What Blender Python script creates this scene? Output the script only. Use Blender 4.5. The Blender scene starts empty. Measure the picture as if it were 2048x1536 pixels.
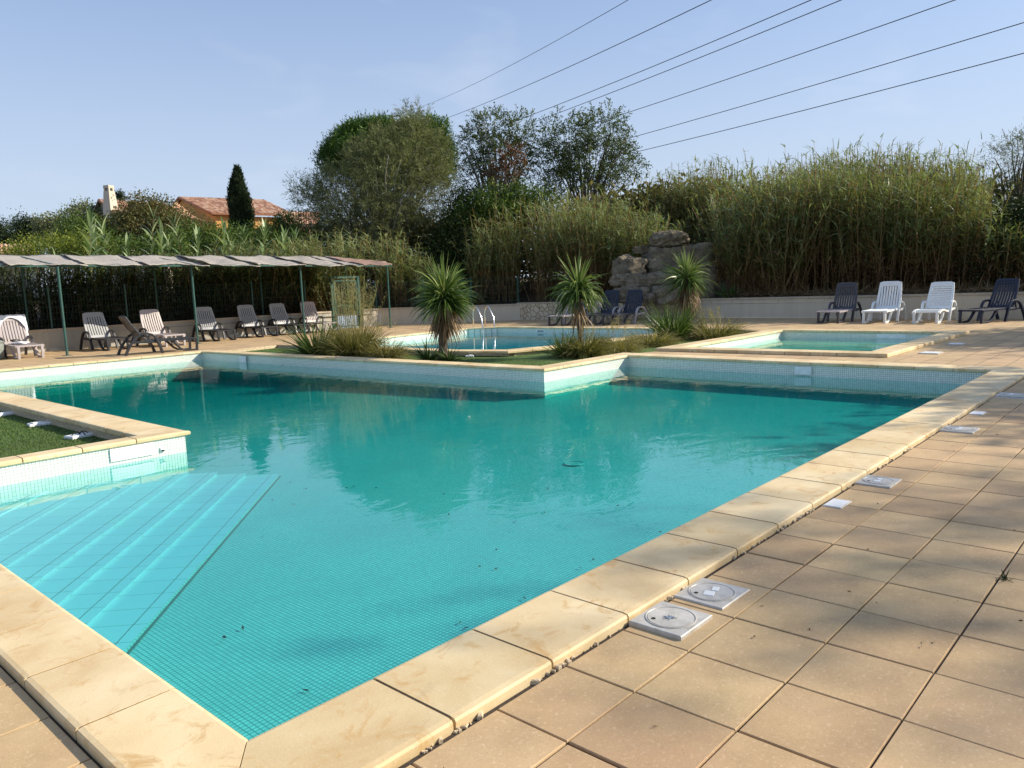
import bpy, math, random
import numpy as np
from mathutils import Vector, Matrix
from mathutils.geometry import tessellate_polygon

scene = bpy.context.scene
col = scene.collection
rng = np.random.default_rng(7)
random.seed(7)

# ------------------------------------------------------------------ camera
FPX, PITCH, ROLL, YAW, CH = 1541.97, .126497, -.038559, .738609, 1.6
Fv = np.array([math.cos(YAW)*math.cos(PITCH), math.sin(YAW)*math.cos(PITCH), -math.sin(PITCH)])
R0 = np.cross(Fv, [0, 0, 1]); R0 /= np.linalg.norm(R0); U0 = np.cross(R0, Fv)
Rv = math.cos(ROLL)*R0+math.sin(ROLL)*U0
Uv = -math.sin(ROLL)*R0+math.cos(ROLL)*U0
cam = bpy.data.cameras.new('camera'); co = bpy.data.objects.new('camera', cam); col.objects.link(co)
co.matrix_world = Matrix(((Rv[0], Uv[0], -Fv[0], 0), (Rv[1], Uv[1], -Fv[1], 0), (Rv[2], Uv[2], -Fv[2], CH), (0, 0, 0, 1)))
cam.sensor_width = 36; cam.lens = FPX/2048*36; cam.clip_start = .05; cam.clip_end = 4000
scene.camera = co

def at(px, py, depth):
    """world point seen at photo pixel (px,py), depth metres in front of the camera"""
    p = (Fv*FPX+Rv*(px-1024)-Uv*(py-768))*(depth/FPX); p[2] += CH
    return p
def gp(px, py, z=0.):
    d = Fv*FPX+Rv*(px-1024)-Uv*(py-768); t = (z-CH)/d[2]
    return np.array([d[0]*t, d[1]*t, z])

# ------------------------------------------------------------------ sky and sun
SUN = Vector((1.3, -1.15, 1.02)).normalized()
w = bpy.data.worlds.new('World'); scene.world = w; w.use_nodes = True
nt = w.node_tree; nt.nodes.clear()
sky = nt.nodes.new('ShaderNodeTexSky'); sky.sky_type = 'NISHITA'; sky.sun_disc = False
sky.sun_elevation = math.asin(SUN.z); sky.sun_rotation = math.atan2(SUN.x, SUN.y)
sky.air_density = 1.0; sky.dust_density = 1.0; sky.ozone_density = 3.0; sky.altitude = 50
bg = nt.nodes.new('ShaderNodeBackground'); bg.inputs[1].default_value = .128
out = nt.nodes.new('ShaderNodeOutputWorld')
# faint high cirrus
tc = nt.nodes.new('ShaderNodeTexCoord'); mp = nt.nodes.new('ShaderNodeMapping')
mp.inputs['Scale'].default_value = (1.2, 4.5, 9); mp.inputs['Rotation'].default_value = (.2, .1, .5)
nz = nt.nodes.new('ShaderNodeTexNoise'); nz.inputs['Scale'].default_value = 1.6; nz.inputs['Detail'].default_value = 6
nz.inputs['Distortion'].default_value = .6
rp = nt.nodes.new('ShaderNodeMapRange'); rp.inputs[1].default_value = .55; rp.inputs[2].default_value = .85
rp.inputs[3].default_value = 0; rp.inputs[4].default_value = .22
mx = nt.nodes.new('ShaderNodeMixRGB'); mx.inputs[2].default_value = (5.2, 5.4, 5.9, 1)
L = nt.links.new
L(tc.outputs['Generated'], mp.inputs[0]); L(mp.outputs[0], nz.inputs['Vector']); L(nz.outputs[0], rp.inputs[0])
L(rp.outputs[0], mx.inputs[0]); 
hz_ = nt.nodes.new('ShaderNodeMixRGB'); hz_.inputs[0].default_value = .5; hz_.inputs[2].default_value = (2.15, 2.8, 4.35, 1)
L(sky.outputs[0], hz_.inputs[1])
sxyz = nt.nodes.new('ShaderNodeSeparateXYZ'); L(tc.outputs['Generated'], sxyz.inputs[0])
hr = nt.nodes.new('ShaderNodeMapRange'); hr.interpolation_type = 'SMOOTHSTEP'
for k_, v_ in zip((1, 2, 3, 4), (0., .42, .8, 0.)): hr.inputs[k_].default_value = v_
L(sxyz.outputs[2], hr.inputs[0]); hb = nt.nodes.new('ShaderNodeMixRGB'); hb.inputs[2].default_value = (3.5, 4.05, 4.85, 1)
L(hr.outputs[0], hb.inputs[0]); L(hz_.outputs[0], hb.inputs[1]); L(hb.outputs[0], mx.inputs[1]); L(mx.outputs[0], bg.inputs[0]); L(bg.outputs[0], out.inputs[0])
sl = bpy.data.lights.new('sun', 'SUN'); sl.energy = 4.9; sl.angle = math.radians(.55); sl.color = (1, .90, .75)
so = bpy.data.objects.new('sun', sl); col.objects.link(so)
so.rotation_euler = SUN.to_track_quat('Z', 'Y').to_euler()
scene.view_settings.view_transform = 'Standard'; scene.view_settings.look = 'None'
scene.view_settings.exposure = 0.5; scene.view_settings.gamma = 1
cy = scene.cycles
cy.transparent_max_bounces = 24; cy.max_bounces = 8; cy.volume_bounces = 0

# ------------------------------------------------------------------ materials
def new_mat(name):
    m = bpy.data.materials.new(name); m.use_nodes = True
    t = m.node_tree; b = t.nodes['Principled BSDF']
    return m, t, b
def node(t, typ, **kw):
    n = t.nodes.new(typ)
    for k, v in kw.items():
        if k.startswith('i_'):
            n.inputs[k[2:].replace('_', ' ')].default_value = v
        else: setattr(n, k, v)
    return n
def noise(t, scale, detail=4, rough=.55, vec=None, dist=0):
    n = t.nodes.new('ShaderNodeTexNoise'); n.inputs['Scale'].default_value = scale
    n.inputs['Detail'].default_value = detail; n.inputs['Roughness'].default_value = rough
    n.inputs['Distortion'].default_value = dist
    if vec is not None: t.links.new(vec, n.inputs['Vector'])
    return n.outputs[0]
def ramp(t, fac, stops):
    r = t.nodes.new('ShaderNodeValToRGB'); e = r.color_ramp.elements
    while len(e) < len(stops): e.new(.5)
    for k, (p, c) in enumerate(stops): e[k].position = p; e[k].color = (*c, 1)
    t.links.new(fac, r.inputs[0]); return r.outputs[0]
def mixc(t, fac, a, b, mode='MIX'):
    n = t.nodes.new('ShaderNodeMixRGB'); n.blend_type = mode
    for i, v in enumerate((fac, a, b)):
        if hasattr(v, 'is_output'): t.links.new(v, n.inputs[i])
        elif i == 0: n.inputs[0].default_value = v
        else: n.inputs[i].default_value = (*v, 1)
    return n.outputs[0]
def maprange(t, v, a, b, c=0., d=1.):
    n = t.nodes.new('ShaderNodeMapRange')
    for k, x in zip((1, 2, 3, 4), (a, b, c, d)): n.inputs[k].default_value = x
    t.links.new(v, n.inputs[0]); return n.outputs[0]
def mathn(t, op, a, b=None):
    n = t.nodes.new('ShaderNodeMath'); n.operation = op
    for i, v in enumerate((a, b)):
        if v is None: continue
        if hasattr(v, 'is_output'): t.links.new(v, n.inputs[i])
        else: n.inputs[i].default_value = v
    return n.outputs[0]
def bump(t, b, h, strength=.3, dist=.01):
    n = t.nodes.new('ShaderNodeBump'); n.inputs['Strength'].default_value = strength; n.inputs['Distance'].default_value = dist
    t.links.new(h, n.inputs['Height']); t.links.new(n.outputs[0], b.inputs['Normal'])
def objc(t): return t.nodes.new('ShaderNodeTexCoord').outputs['Object']
def attr(t, name='var'):
    n = t.nodes.new('ShaderNodeAttribute'); n.attribute_name = name; return n.outputs['Fac']

def plain(name, c, rough=.5, metal=0, nscale=30, amt=.12, bmp=0):
    m, t, b = new_mat(name); o = objc(t); n = noise(t, nscale, 4, .6, o)
    c2 = tuple(x*(1-amt*2) for x in c); c3 = tuple(min(1, x*(1+amt)) for x in c)
    t.links.new(ramp(t, n, [(.3, c2), (.7, c3)]), b.inputs['Base Color'])
    b.inputs['Roughness'].default_value = rough; b.inputs['Metallic'].default_value = metal
    if bmp: bump(t, b, n, bmp, .01)
    return m
def leafmat(name, stops, rough=.5, trans=.25, tint=1.0):
    m, t, b = new_mat(name)
    c = ramp(t, attr(t), stops); t.links.new(c, b.inputs['Base Color'])
    b.inputs['Roughness'].default_value = rough
    b.inputs['Specular IOR Level'].default_value = .18
    tr = t.nodes.new('ShaderNodeBsdfTranslucent'); t.links.new(mixc(t, 1, c, (1.15*tint, 1.2*tint, .6*tint), 'MULTIPLY'), tr.inputs[0])
    ms = t.nodes.new('ShaderNodeMixShader'); ms.inputs[0].default_value = trans
    o = t.nodes['Material Output']; t.links.new(b.outputs[0], ms.inputs[1]); t.links.new(tr.outputs[0], ms.inputs[2]); t.links.new(ms.outputs[0], o.inputs[0])
    return m

M = {}
# --- paving slabs (geometry near the camera, shader joints farther off)
TP = .425
def paving(name, joints):
    m, t, b = new_mat(name); o = objc(t)
    big = noise(t, .55, 4, .6, o); mid = noise(t, 3.2, 5, .65, o); fine = noise(t, 170, 3, .7, o); grain = noise(t, 60, 3, .6, o)
    c = ramp(t, mid, [(.25, (.38, .275, .145)), (.5, (.49, .36, .19)), (.78, (.57, .43, .24))])
    c = mixc(t, maprange(t, big, .4, .62), c, mixc(t, .5, c, (.47, .305, .185)))
    stn = noise(t, 1.7, 7, .7, o, 1.2)
    c = mixc(t, maprange(t, stn, .56, .74, 0, .35), c, (.30, .22, .135))
    c = mixc(t, maprange(t, fine, .56, .68, 0, .5), c, (.24, .165, .10))
    c = mixc(t, maprange(t, grain, .56, .7, 0, .5), c, (.66, .51, .34))
    if joints:
        mp = node(t, 'ShaderNodeMapping'); mp.inputs['Location'].default_value = (-2.38, -1.585, 0); t.links.new(o, mp.inputs[0])
        br = node(t, 'ShaderNodeTexBrick', offset=0., squash=1.)
        br.inputs['Scale'].default_value = 1; br.inputs['Brick Width'].default_value = TP; br.inputs['Row Height'].default_value = TP
        br.inputs['Mortar Size'].default_value = .006; br.inputs['Mortar Smooth'].default_value = .3; br.inputs['Bias'].default_value = 0
        br.inputs['Color1'].default_value = (.86, .84, .82, 1); br.inputs['Color2'].default_value = (1.1, 1.07, 1.02, 1)
        t.links.new(mp.outputs[0], br.inputs['Vector'])
        c = mixc(t, 1, c, br.outputs['Color'], 'MULTIPLY')
        c = mixc(t, br.outputs['Fac'], c, (.10, .07, .045))
        h = mathn(t, 'SUBTRACT', mathn(t, 'MULTIPLY', fine, .25), mathn(t, 'MULTIPLY', br.outputs['Fac'], 1.5))
    else:
        v = attr(t)
        c = mixc(t, 1, c, ramp(t, v, [(0, (.86, .81, .77)), (.3, (.96, .92, .88)), (.7, (1.04, 1.01, .97)), (1, (1.13, 1.1, 1.03))]), 'MULTIPLY')
        h = mathn(t, 'ADD', mathn(t, 'MULTIPLY', fine, .6), mid)
    t.links.new(c, b.inputs['Base Color']); b.inputs['Roughness'].default_value = .85
    bump(t, b, h, .35, .004)
    return m
M['paving'] = paving('paving_far', True); M['paving_near'] = paving('paving_near', False)
# --- coping stone
def coping_mat():
    m, t, b = new_mat('coping_stone'); o = objc(t)
    a = noise(t, 1.7, 5, .6, o, .4); c_ = noise(t, 6, 6, .7, o, 1.0); f = noise(t, 90, 3, .6, o)
    c = ramp(t, a, [(.3, (.58, .43, .225)), (.5, (.68, .54, .315)), (.7, (.76, .64, .41))])
    v = attr(t)
    c = mixc(t, 1, c, ramp(t, v, [(0, (.88, .86, .8)), (.5, (1, .98, .95)), (1, (1.07, 1.05, 1.0))]), 'MULTIPLY')
    st = maprange(t, c_, .54, .70, 0, .8)
    c = mixc(t, st, c, (.50, .29, .09))
    dk = maprange(t, noise(t, 2.6, 6, .65, o, .8), .63, .8, 0, .55)
    c = mixc(t, dk, c, (.33, .25, .16))
    c = mixc(t, maprange(t, f, .58, .75, 0, .3), c, (.86, .75, .55))
    t.links.new(c, b.inputs['Base Color']); b.inputs['Roughness'].default_value = .62
    bump(t, b, mathn(t, 'ADD', f, c_), .25, .003)
    return m
M['coping'] = coping_mat()
M['mortar'] = plain('coping_mortar', (.62, .50, .33), .95, 0, 40, .3, .8)
M['joint'] = plain('coping_joint', (.15, .095, .05), .95, 0, 40, .3)
M['gap'] = plain('joint_soil', (.05, .038, .028), 1, 0, 60, .3)
# --- pool mosaics and tiles
def mosaic(name, tile, grout, pitch=.032, gsize=.0035, axes='floor', rough=.25, dirt=.0, var=.08):
    m, t, b = new_mat(name); o = objc(t)
    if axes == 'floor': vec = o
    else:
        g = node(t, 'ShaderNodeNewGeometry'); sp = node(t, 'ShaderNodeSeparateXYZ'); t.links.new(o, sp.inputs[0])
        sm = mathn(t, 'ADD', sp.outputs[0], sp.outputs[1]); cb = node(t, 'ShaderNodeCombineXYZ')
        t.links.new(sm, cb.inputs[0]); t.links.new(sp.outputs[2], cb.inputs[1]); vec = cb.outputs[0]
    br = node(t, 'ShaderNodeTexBrick', offset=0., squash=1.)
    br.inputs['Scale'].default_value = 1; br.inputs['Brick Width'].default_value = pitch; br.inputs['Row Height'].default_value = pitch
    br.inputs['Mortar Size'].default_value = gsize; br.inputs['Mortar Smooth'].default_value = .2
    br.inputs['Color1'].default_value = (*[x*(1-var) for x in tile], 1); br.inputs['Color2'].default_value = (*[min(1, x*(1+var)) for x in tile], 1)
    br.inputs['Mortar'].default_value = (*grout, 1)
    t.links.new(vec, br.inputs['Vector'])
    c = br.outputs['Color']
    if dirt:
        n = noise(t, .8, 6, .62, o, .5)
        c = mixc(t, maprange(t, n, .42, .7, 0, dirt), c, tuple(x*.55 for x in tile))
    t.links.new(c, b.inputs['Base Color']); b.inputs['Roughness'].default_value = rough
    return m
M['mosaic_floor'] = mosaic('mosaic_floor', (.50, .66, .62), (.12, .27, .26), .029, .0032, 'floor', .4, .35)
M['mosaic_wall'] = mosaic('mosaic_wall', (.74, .77, .69), (.34, .37, .32), .034, .0030, 'wall', .25, .12)
M['mosaic_blue'] = mosaic('mosaic_blue', (.66, .84, .88), (.35, .55, .6), .042, .003, 'floor', .3, .2)
M['kid_floor'] = mosaic('kid_floor', (.78, .82, .72), (.5, .56, .48), .05, .003, 'floor', .3, .3)
def step_mat():
    m, t, b = new_mat('step_tile'); o = objc(t)
    mp = node(t, 'ShaderNodeMapping'); mp.vector_type = 'POINT'; mp.inputs['Rotation'].default_value = (0, 0, -math.atan2(.735, .68)); t.links.new(o, mp.inputs[0])
    br = node(t, 'ShaderNodeTexBrick', offset=0., squash=1.)
    br.inputs['Scale'].default_value = 1; br.inputs['Brick Width'].default_value = .26; br.inputs['Row Height'].default_value = 50
    br.inputs['Mortar Size'].default_value = .004
    br.inputs['Color1'].default_value = (.60, .63, .68, 1); br.inputs['Color2'].default_value = (.56, .60, .65, 1); br.inputs['Mortar'].default_value = (.26, .36, .34, 1)
    t.links.new(mp.outputs[0], br.inputs['Vector'])
    n = noise(t, .9, 5, .6, o)
    t.links.new(mixc(t, maprange(t, n, .55, .75, 0, .35), br.outputs['Color'], (.62, .74, .5)), b.inputs['Base Color']); b.inputs['Roughness'].default_value = .35
    return m
M['step'] = step_mat()
M['grout'] = plain('dark_grout', (.10, .16, .13), .9)
M['panel'] = plain('white_panel', (.80, .81, .79), .4, 0, 8, .06)
# --- water: fresnel-weighted mirror over clear body that absorbs red
def water_mat(name, absorb, density, rs=1.0, bs=.05):
    m, t, b = new_mat(name); t.nodes.remove(b); o = objc(t)
    mp = node(t, 'ShaderNodeMapping'); mp.inputs['Scale'].default_value = (1., 1.35, 1); t.links.new(o, mp.inputs[0])
    n1 = noise(t, 1.6*rs, 3, .55, mp.outputs[0], .8); n2 = noise(t, 7*rs, 2, .5, mp.outputs[0], .6); n3 = noise(t, .35, 2, .5, o)
    h = mathn(t, 'ADD', mathn(t, 'MULTIPLY', n1, 1.), mathn(t, 'MULTIPLY', mathn(t, 'MULTIPLY', n2, .16), n3))
    bp = node(t, 'ShaderNodeBump'); bp.inputs['Strength'].default_value = 1; bp.inputs['Distance'].default_value = bs; t.links.new(h, bp.inputs['Height'])
    gl = node(t, 'ShaderNodeBsdfGlossy'); gl.inputs['Roughness'].default_value = .0; gl.inputs['Color'].default_value = (1, 1, 1, 1)
    t.links.new(bp.outputs[0], gl.inputs['Normal'])
    tr = node(t, 'ShaderNodeBsdfTransparent'); tr.inputs[0].default_value = (.66, .95, .94, 1)
    fr = node(t, 'ShaderNodeFresnel'); ge = node(t, 'ShaderNodeNewGeometry')   # same reflectance from both sides of the thin surface
    t.links.new(maprange(t, ge.outputs['Backfacing'], 0, 1, 1.333, 1/1.333), fr.inputs[0])
    ms = node(t, 'ShaderNodeMixShader'); t.links.new(fr.outputs[0], ms.inputs[0]); t.links.new(tr.outputs[0], ms.inputs[1]); t.links.new(gl.outputs[0], ms.inputs[2])
    va = node(t, 'ShaderNodeVolumeAbsorption'); va.inputs['Color'].default_value = (*absorb, 1); va.inputs['Density'].default_value = density
    ou = t.nodes['Material Output']; t.links.new(ms.outputs[0], ou.inputs['Surface']); t.links.new(va.outputs[0], ou.inputs['Volume'])
    return m
M['water'] = water_mat('pool_water', (.10, .85, .84), 1.1, 1.0, .004)
M['water_round'] = water_mat('round_pool_water', (.05, .80, .86), 1.1, 1.2, .004)
M['water_kid'] = water_mat('shallow_water', (.25, .86, .78), 1.1, 1.5, .004)
# --- others
def turf_mat():
    m, t, b = new_mat('turf'); o = objc(t)
    c = ramp(t, noise(t, 260, 3, .7, o), [(.3, (.03, .07, .012)), (.55, (.09, .17, .026)), (.8, (.19, .29, .06))])
    c = mixc(t, maprange(t, noise(t, 1.2, 4, .6, o), .4, .7, 0, .4), c, (.09, .10, .03))
    t.links.new(c, b.inputs['Base Color']); b.inputs['Roughness'].default_value = .9
    bump(t, b, noise(t, 200, 3, .7, o), .8, .02); return m
M['turf'] = turf_mat()
def soil_mat():
    m, t, b = new_mat('soil'); o = objc(t)
    c = ramp(t, noise(t, 3, 8, .7, o), [(.3, (.06, .045, .03)), (.55, (.13, .10, .065)), (.75, (.24, .19, .12))])
    t.links.new(c, b.inputs['Base Color']); b.inputs['Roughness'].default_value = 1
    bump(t, b, noise(t, 25, 6, .7, o), .8, .05); return m
M['soil'] = soil_mat()
def render_wall(name, c, streak=.35):
    m, t, b = new_mat(name); o = objc(t)
    mp = node(t, 'ShaderNodeMapping'); mp.inputs['Scale'].default_value = (3, 3, .35); t.links.new(o, mp.inputs[0])
    n = noise(t, 1.2, 6, .65, mp.outputs[0]); n2 = noise(t, .9, 4, .6, o)
    k = mixc(t, maprange(t, n, .45, .75, 0, streak), c, tuple(x*.6 for x in c))
    k = mixc(t, maprange(t, n2, .4, .7, 0, .25), k, tuple(x*.8 for x in c))
    t.links.new(k, b.inputs['Base Color']); b.inputs['Roughness'].default_value = .9
    bump(t, b, noise(t, 120, 3, .6, o), .3, .004); return m
M['render'] = render_wall('cream_render', (.62, .54, .41)); M['render_grey'] = render_wall('grey_render', (.44, .42, .35), .5)
M['cap'] = render_wall('wall_cap', (.50, .42, .31), .5)
def stone_wall_mat():
    m, t, b = new_mat('crazy_stone'); o = objc(t)
    sp = node(t, 'ShaderNodeSeparateXYZ'); t.links.new(o, sp.inputs[0]); cb = node(t, 'ShaderNodeCombineXYZ')
    t.links.new(sp.outputs[1], cb.inputs[0]); t.links.new(sp.outputs[2], cb.inputs[1])
    w_ = noise(t, 4, 3, .5, o)
    vv = node(t, 'ShaderNodeVectorMath', operation='ADD'); t.links.new(cb.outputs[0], vv.inputs[0])
    wm = node(t, 'ShaderNodeVectorMath', operation='SCALE'); wm.inputs['Scale'].default_value = .12
    cn = node(t, 'ShaderNodeCombineXYZ'); t.links.new(w_, cn.inputs[0]); t.links.new(w_, cn.inputs[1]); t.links.new(cn.outputs[0], wm.inputs[0]); t.links.new(wm.outputs[0], vv.inputs[1])
    vo = node(t, 'ShaderNodeTexVoronoi', feature='DISTANCE_TO_EDGE', voronoi_dimensions='2D'); vo.inputs['Scale'].default_value = 4.6; t.links.new(vv.outputs[0], vo.inputs['Vector'])
    v2 = node(t, 'ShaderNodeTexVoronoi', voronoi_dimensions='2D'); v2.inputs['Scale'].default_value = 4.6; t.links.new(vv.outputs[0], v2.inputs['Vector'])
    sx = node(t, 'ShaderNodeSeparateXYZ'); t.links.new(v2.outputs['Color'], sx.inputs[0])
    c = ramp(t, sx.outputs[0], [(0, (.50, .42, .28)), (.5, (.60, .51, .36)), (1, (.68, .60, .44))])
    e = maprange(t, vo.outputs['Distance'], .035, .07)
    c = mixc(t, e, (.22, .165, .10), c); t.links.new(c, b.inputs['Base Color']); b.inputs['Roughness'].default_value = .9
    bump(t, b, e, .7, .03); return m
M['stone'] = stone_wall_mat()
def rock_mat():
    m, t, b = new_mat('limestone_rock'); o = objc(t)
    n = noise(t, 1.6, 9, .7, o, .6)
    c = ramp(t, n, [(.3, (.085, .07, .048)), (.45, (.19, .155, .105)), (.6, (.31, .26, .18)), (.8, (.46, .40, .30))])
    t.links.new(c, b.inputs['Base Color']); b.inputs['Roughness'].default_value = .95
    bump(t, b, noise(t, 7, 8, .75, o), .9, .12); return m
M['rock'] = rock_mat()
def resin(name, c, rough=.42):
    m, t, b = new_mat(name); o = objc(t)
    n = noise(t, 9, 5, .65, o); k = mixc(t, maprange(t, n, .45, .75, 0, .35), c, tuple(x*.8+.01 for x in c))
    t.links.new(k, b.inputs['Base Color']); b.inputs['Roughness'].default_value = rough
    return m
M['grey_resin'] = resin('faded_grey_resin', (.36, .37, .38)); M['black_resin'] = resin('black_resin', (.025, .026, .03), .35)
M['taupe_resin'] = resin('taupe_resin', (.42, .37, .36)); M['anthracite'] = resin('anthracite_resin', (.055, .052, .058))
M['white_resin'] = resin('white_resin', (.80, .82, .80)); M['navy_resin'] = resin('navy_resin', (.007, .013, .032), .45)
M['green_metal'] = plain('green_paint', (.028, .095, .078), .45, 0, 12, .15)
M['steel'] = plain('polished_steel', (.72, .72, .70), .18, 1, 10, .05)
M['slot'] = plain('dark_opening', (.012, .012, .012), .9)
M['towel_w'] = plain('white_towel', (.76, .78, .82), .95, 0, 60, .05, .4)
M['bark'] = plain('bark', (.12, .095, .07), .95, 0, 12, .35, .8); M['bark_pale'] = plain('pale_bark', (.26, .24, .20), .95, 0, 12, .3, .6)
M['plaster_orange'] = render_wall('orange_plaster', (.66, .35, .11), .15); M['plaster_beige'] = render_wall('beige_plaster', (.60, .52, .40), .2)
M['bin'] = plain('grey_bin', (.22, .24, .22), .5, 0, 10, .15)
def lidmat():
    m, t, b = new_mat('lid_plastic'); o = objc(t); n = noise(t, 14, 6, .7, o)
    t.links.new(ramp(t, n, [(.35, (.40, .37, .31)), (.6, (.54, .51, .45)), (.8, (.62, .60, .54))]), b.inputs['Base Color']); b.inputs['Roughness'].default_value = .38
    return m
M['lid'] = lidmat()
def rooftile():
    m, t, b = new_mat('roof_tile'); o = objc(t)
    c = ramp(t, attr(t), [(0, (.24, .10, .055)), (.35, (.42, .20, .11)), (.7, (.55, .30, .17)), (1, (.66, .46, .30))])
    c = mixc(t, maprange(t, noise(t, 1.1, 6, .7, o), .5, .75, 0, .5), c, (.30, .22, .15))
    t.links.new(c, b.inputs['Base Color']); b.inputs['Roughness'].default_value = .9; return m
M['rooftile'] = rooftile()
def reedmat(name, a, b_, c_):
    m, t, b = new_mat(name); o = objc(t)
    mp = node(t, 'ShaderNodeMapping'); mp.inputs['Scale'].default_value = (3.0, 70, 3.0); t.links.new(o, mp.inputs[0])
    mq = node(t, 'ShaderNodeMapping'); mq.inputs['Scale'].default_value = (1.2, 14, 1); t.links.new(o, mq.inputs[0])
    n = noise(t, 1, 4, .7, mp.outputs[0]); n2 = noise(t, 1.5, 5, .65, mq.outputs[0])
    k = ramp(t, n, [(.3, a), (.5, b_), (.7, c_)])
    k = mixc(t, maprange(t, n2, .48, .68, 0, .65), k, tuple(x*.45 for x in a))
    t.links.new(k, b.inputs['Base Color']); b.inputs['Roughness'].default_value = .95; bump(t, b, n, .8, .02); return m
M['reed_mat'] = reedmat('weathered_reed_mat', (.22, .195, .165), (.40, .36, .31), (.56, .52, .46))
M['reed_mat_brown'] = reedmat('brown_reed_mat', (.20, .12, .09), (.33, .21, .16), (.42, .28, .22))
# foliage
M['reed_green'] = leafmat('reed_leaf', [(0, (.17, .10, .05)), (.22, (.29, .185, .09)), (.4, (.25, .20, .08)), (.58, (.12, .145, .042)), (.8, (.13, .175, .058)), (1, (.25, .30, .14))], .45, .3)
M['shaded_reed'] = leafmat('shaded_reed_leaf', [(0, (.05, .03, .015)), (.3, (.07, .05, .022)), (.6, (.022, .034, .010)), (1, (.06, .085, .022))], .5, .12)  # darker copy of the reed leaf, canopy shade put into its colour
M['arundo'] = leafmat('arundo_leaf', [(0, (.20, .18, .08)), (.3, (.09, .14, .04)), (.65, (.17, .25, .10)), (1, (.38, .45, .25))], .35, .3)
M['cane'] = leafmat('cane', [(0, (.13, .08, .04)), (.5, (.25, .165, .085)), (1, (.36, .27, .15))], .6, .05)
M['hedge'] = leafmat('hedge_leaf', [(0, (.028, .05, .012)), (.5, (.07, .12, .025)), (.85, (.13, .19, .035)), (1, (.20, .24, .05))], .4, .3)
M['hedge_yellow'] = leafmat('yellow_hedge_leaf', [(0, (.07, .10, .02)), (.5, (.15, .20, .03)), (1, (.28, .30, .05))], .45, .35)
M['olive_mix'] = leafmat('brownish_leaf', [(0, (.05, .05, .02)), (.5, (.12, .12, .04)), (1, (.22, .17, .08))], .5, .3)
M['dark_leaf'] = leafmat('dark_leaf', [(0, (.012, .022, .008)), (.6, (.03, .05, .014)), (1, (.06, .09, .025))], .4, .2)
M['pine'] = leafmat('pine_needle', [(0, (.025, .06, .012)), (.6, (.07, .14, .024)), (1, (.13, .22, .04))], .5, .2)
M['conifer'] = leafmat('conifer_needle', [(0, (.010, .020, .009)), (.6, (.025, .045, .016)), (1, (.05, .075, .03))], .6, .1)
M['tamarisk'] = leafmat('tamarisk_leaf', [(0, (.07, .08, .035)), (.5, (.15, .165, .075)), (1, (.27, .28, .13))], .6, .3)
M['robinia'] = leafmat('robinia_leaf', [(0, (.035, .05, .018)), (.6, (.085, .115, .04)), (1, (.15, .19, .08))], .45, .35)
M['dead_leaf'] = leafmat('dead_leaf', [(0, (.06, .025, .014)), (.5, (.13, .06, .03)), (1, (.20, .11, .05))], .6, .2)
M['pale_leaf'] = leafmat('pale_leaf', [(0, (.09, .11, .05)), (.5, (.17, .19, .10)), (1, (.27, .29, .17))], .5, .3)
M['yucca'] = leafmat('cordyline_leaf', [(0, (.03, .05, .012)), (.45, (.07, .12, .025)), (.8, (.14, .20, .045)), (1, (.32, .36, .14))], .32, .2)
M['yucca_dead'] = leafmat('dead_cordyline_leaf', [(0, (.10, .06, .03)), (.5, (.22, .14, .075)), (1, (.38, .27, .16))], .5, .15)
M['drygrass'] = leafmat('dry_grass', [(0, (.07, .08, .02)), (.35, (.15, .15, .045)), (.7, (.28, .24, .09)), (1, (.46, .38, .20))], .5, .3)
M['strap'] = leafmat('strap_leaf', [(0, (.03, .06, .012)), (.5, (.07, .13, .025)), (1, (.17, .22, .06))], .35, .25)

# ------------------------------------------------------------------ mesh helpers
def mesh_from(name, V, Fc, mat, parent=None, var=None, smooth=False):
    me = bpy.data.meshes.new(name)
    V = np.asarray(V, dtype=np.float32)
    if isinstance(Fc, np.ndarray):
        n, k = Fc.shape
        me.vertices.add(len(V)); me.vertices.foreach_set('co', V.ravel())
        me.loops.add(n*k); me.loops.foreach_set('vertex_index', Fc.astype(np.int32).ravel())
        me.polygons.add(n); me.polygons.foreach_set('loop_start', np.arange(0, n*k, k, dtype=np.int32))
        me.update(calc_edges=True)
    else:
        me.from_pydata(V.tolist(), [], Fc); me.update()
    if var is not None:
        a = me.attributes.new('var', 'FLOAT', 'FACE'); a.data.foreach_set('value', np.asarray(var, dtype=np.float32))
    if smooth: me.polygons.foreach_set('use_smooth', np.ones(len(me.polygons), dtype=bool))
    me.materials.append(mat)
    o = bpy.data.objects.new(name, me); col.objects.link(o)
    if parent is not None: o.parent = parent
    return o
def tag(o, label=None, cat=None, group=None, kind=None):
    if label: o['label'] = label
    if cat: o['category'] = cat
    if group: o['group'] = group
    if kind: o['kind'] = kind
    return o
def thing(name, label, cat, loc=(0, 0, 0), rz=0, group=None):
    o = bpy.data.objects.new(name, None); col.objects.link(o); o.empty_display_size = .2
    o.location = loc; o.rotation_euler = (0, 0, rz); return tag(o, label, cat, group)
def dup(root, loc, rz, label, scale=None, swap=None):
    r = root.copy(); col.objects.link(r); r.location = loc; r.rotation_euler = (0, 0, rz); r['label'] = label
    if scale: r.scale = scale
    for ch in list(root.children):
        c = ch.copy(); col.objects.link(c); c.parent = r
        if swap and ch.data: c.data = ch.data.copy(); c.data.materials[0] = swap.get(ch.data.materials[0].name, ch.data.materials[0])
        for g2 in ch.children:
            d = g2.copy(); col.objects.link(d); d.parent = c
    return r

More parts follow.
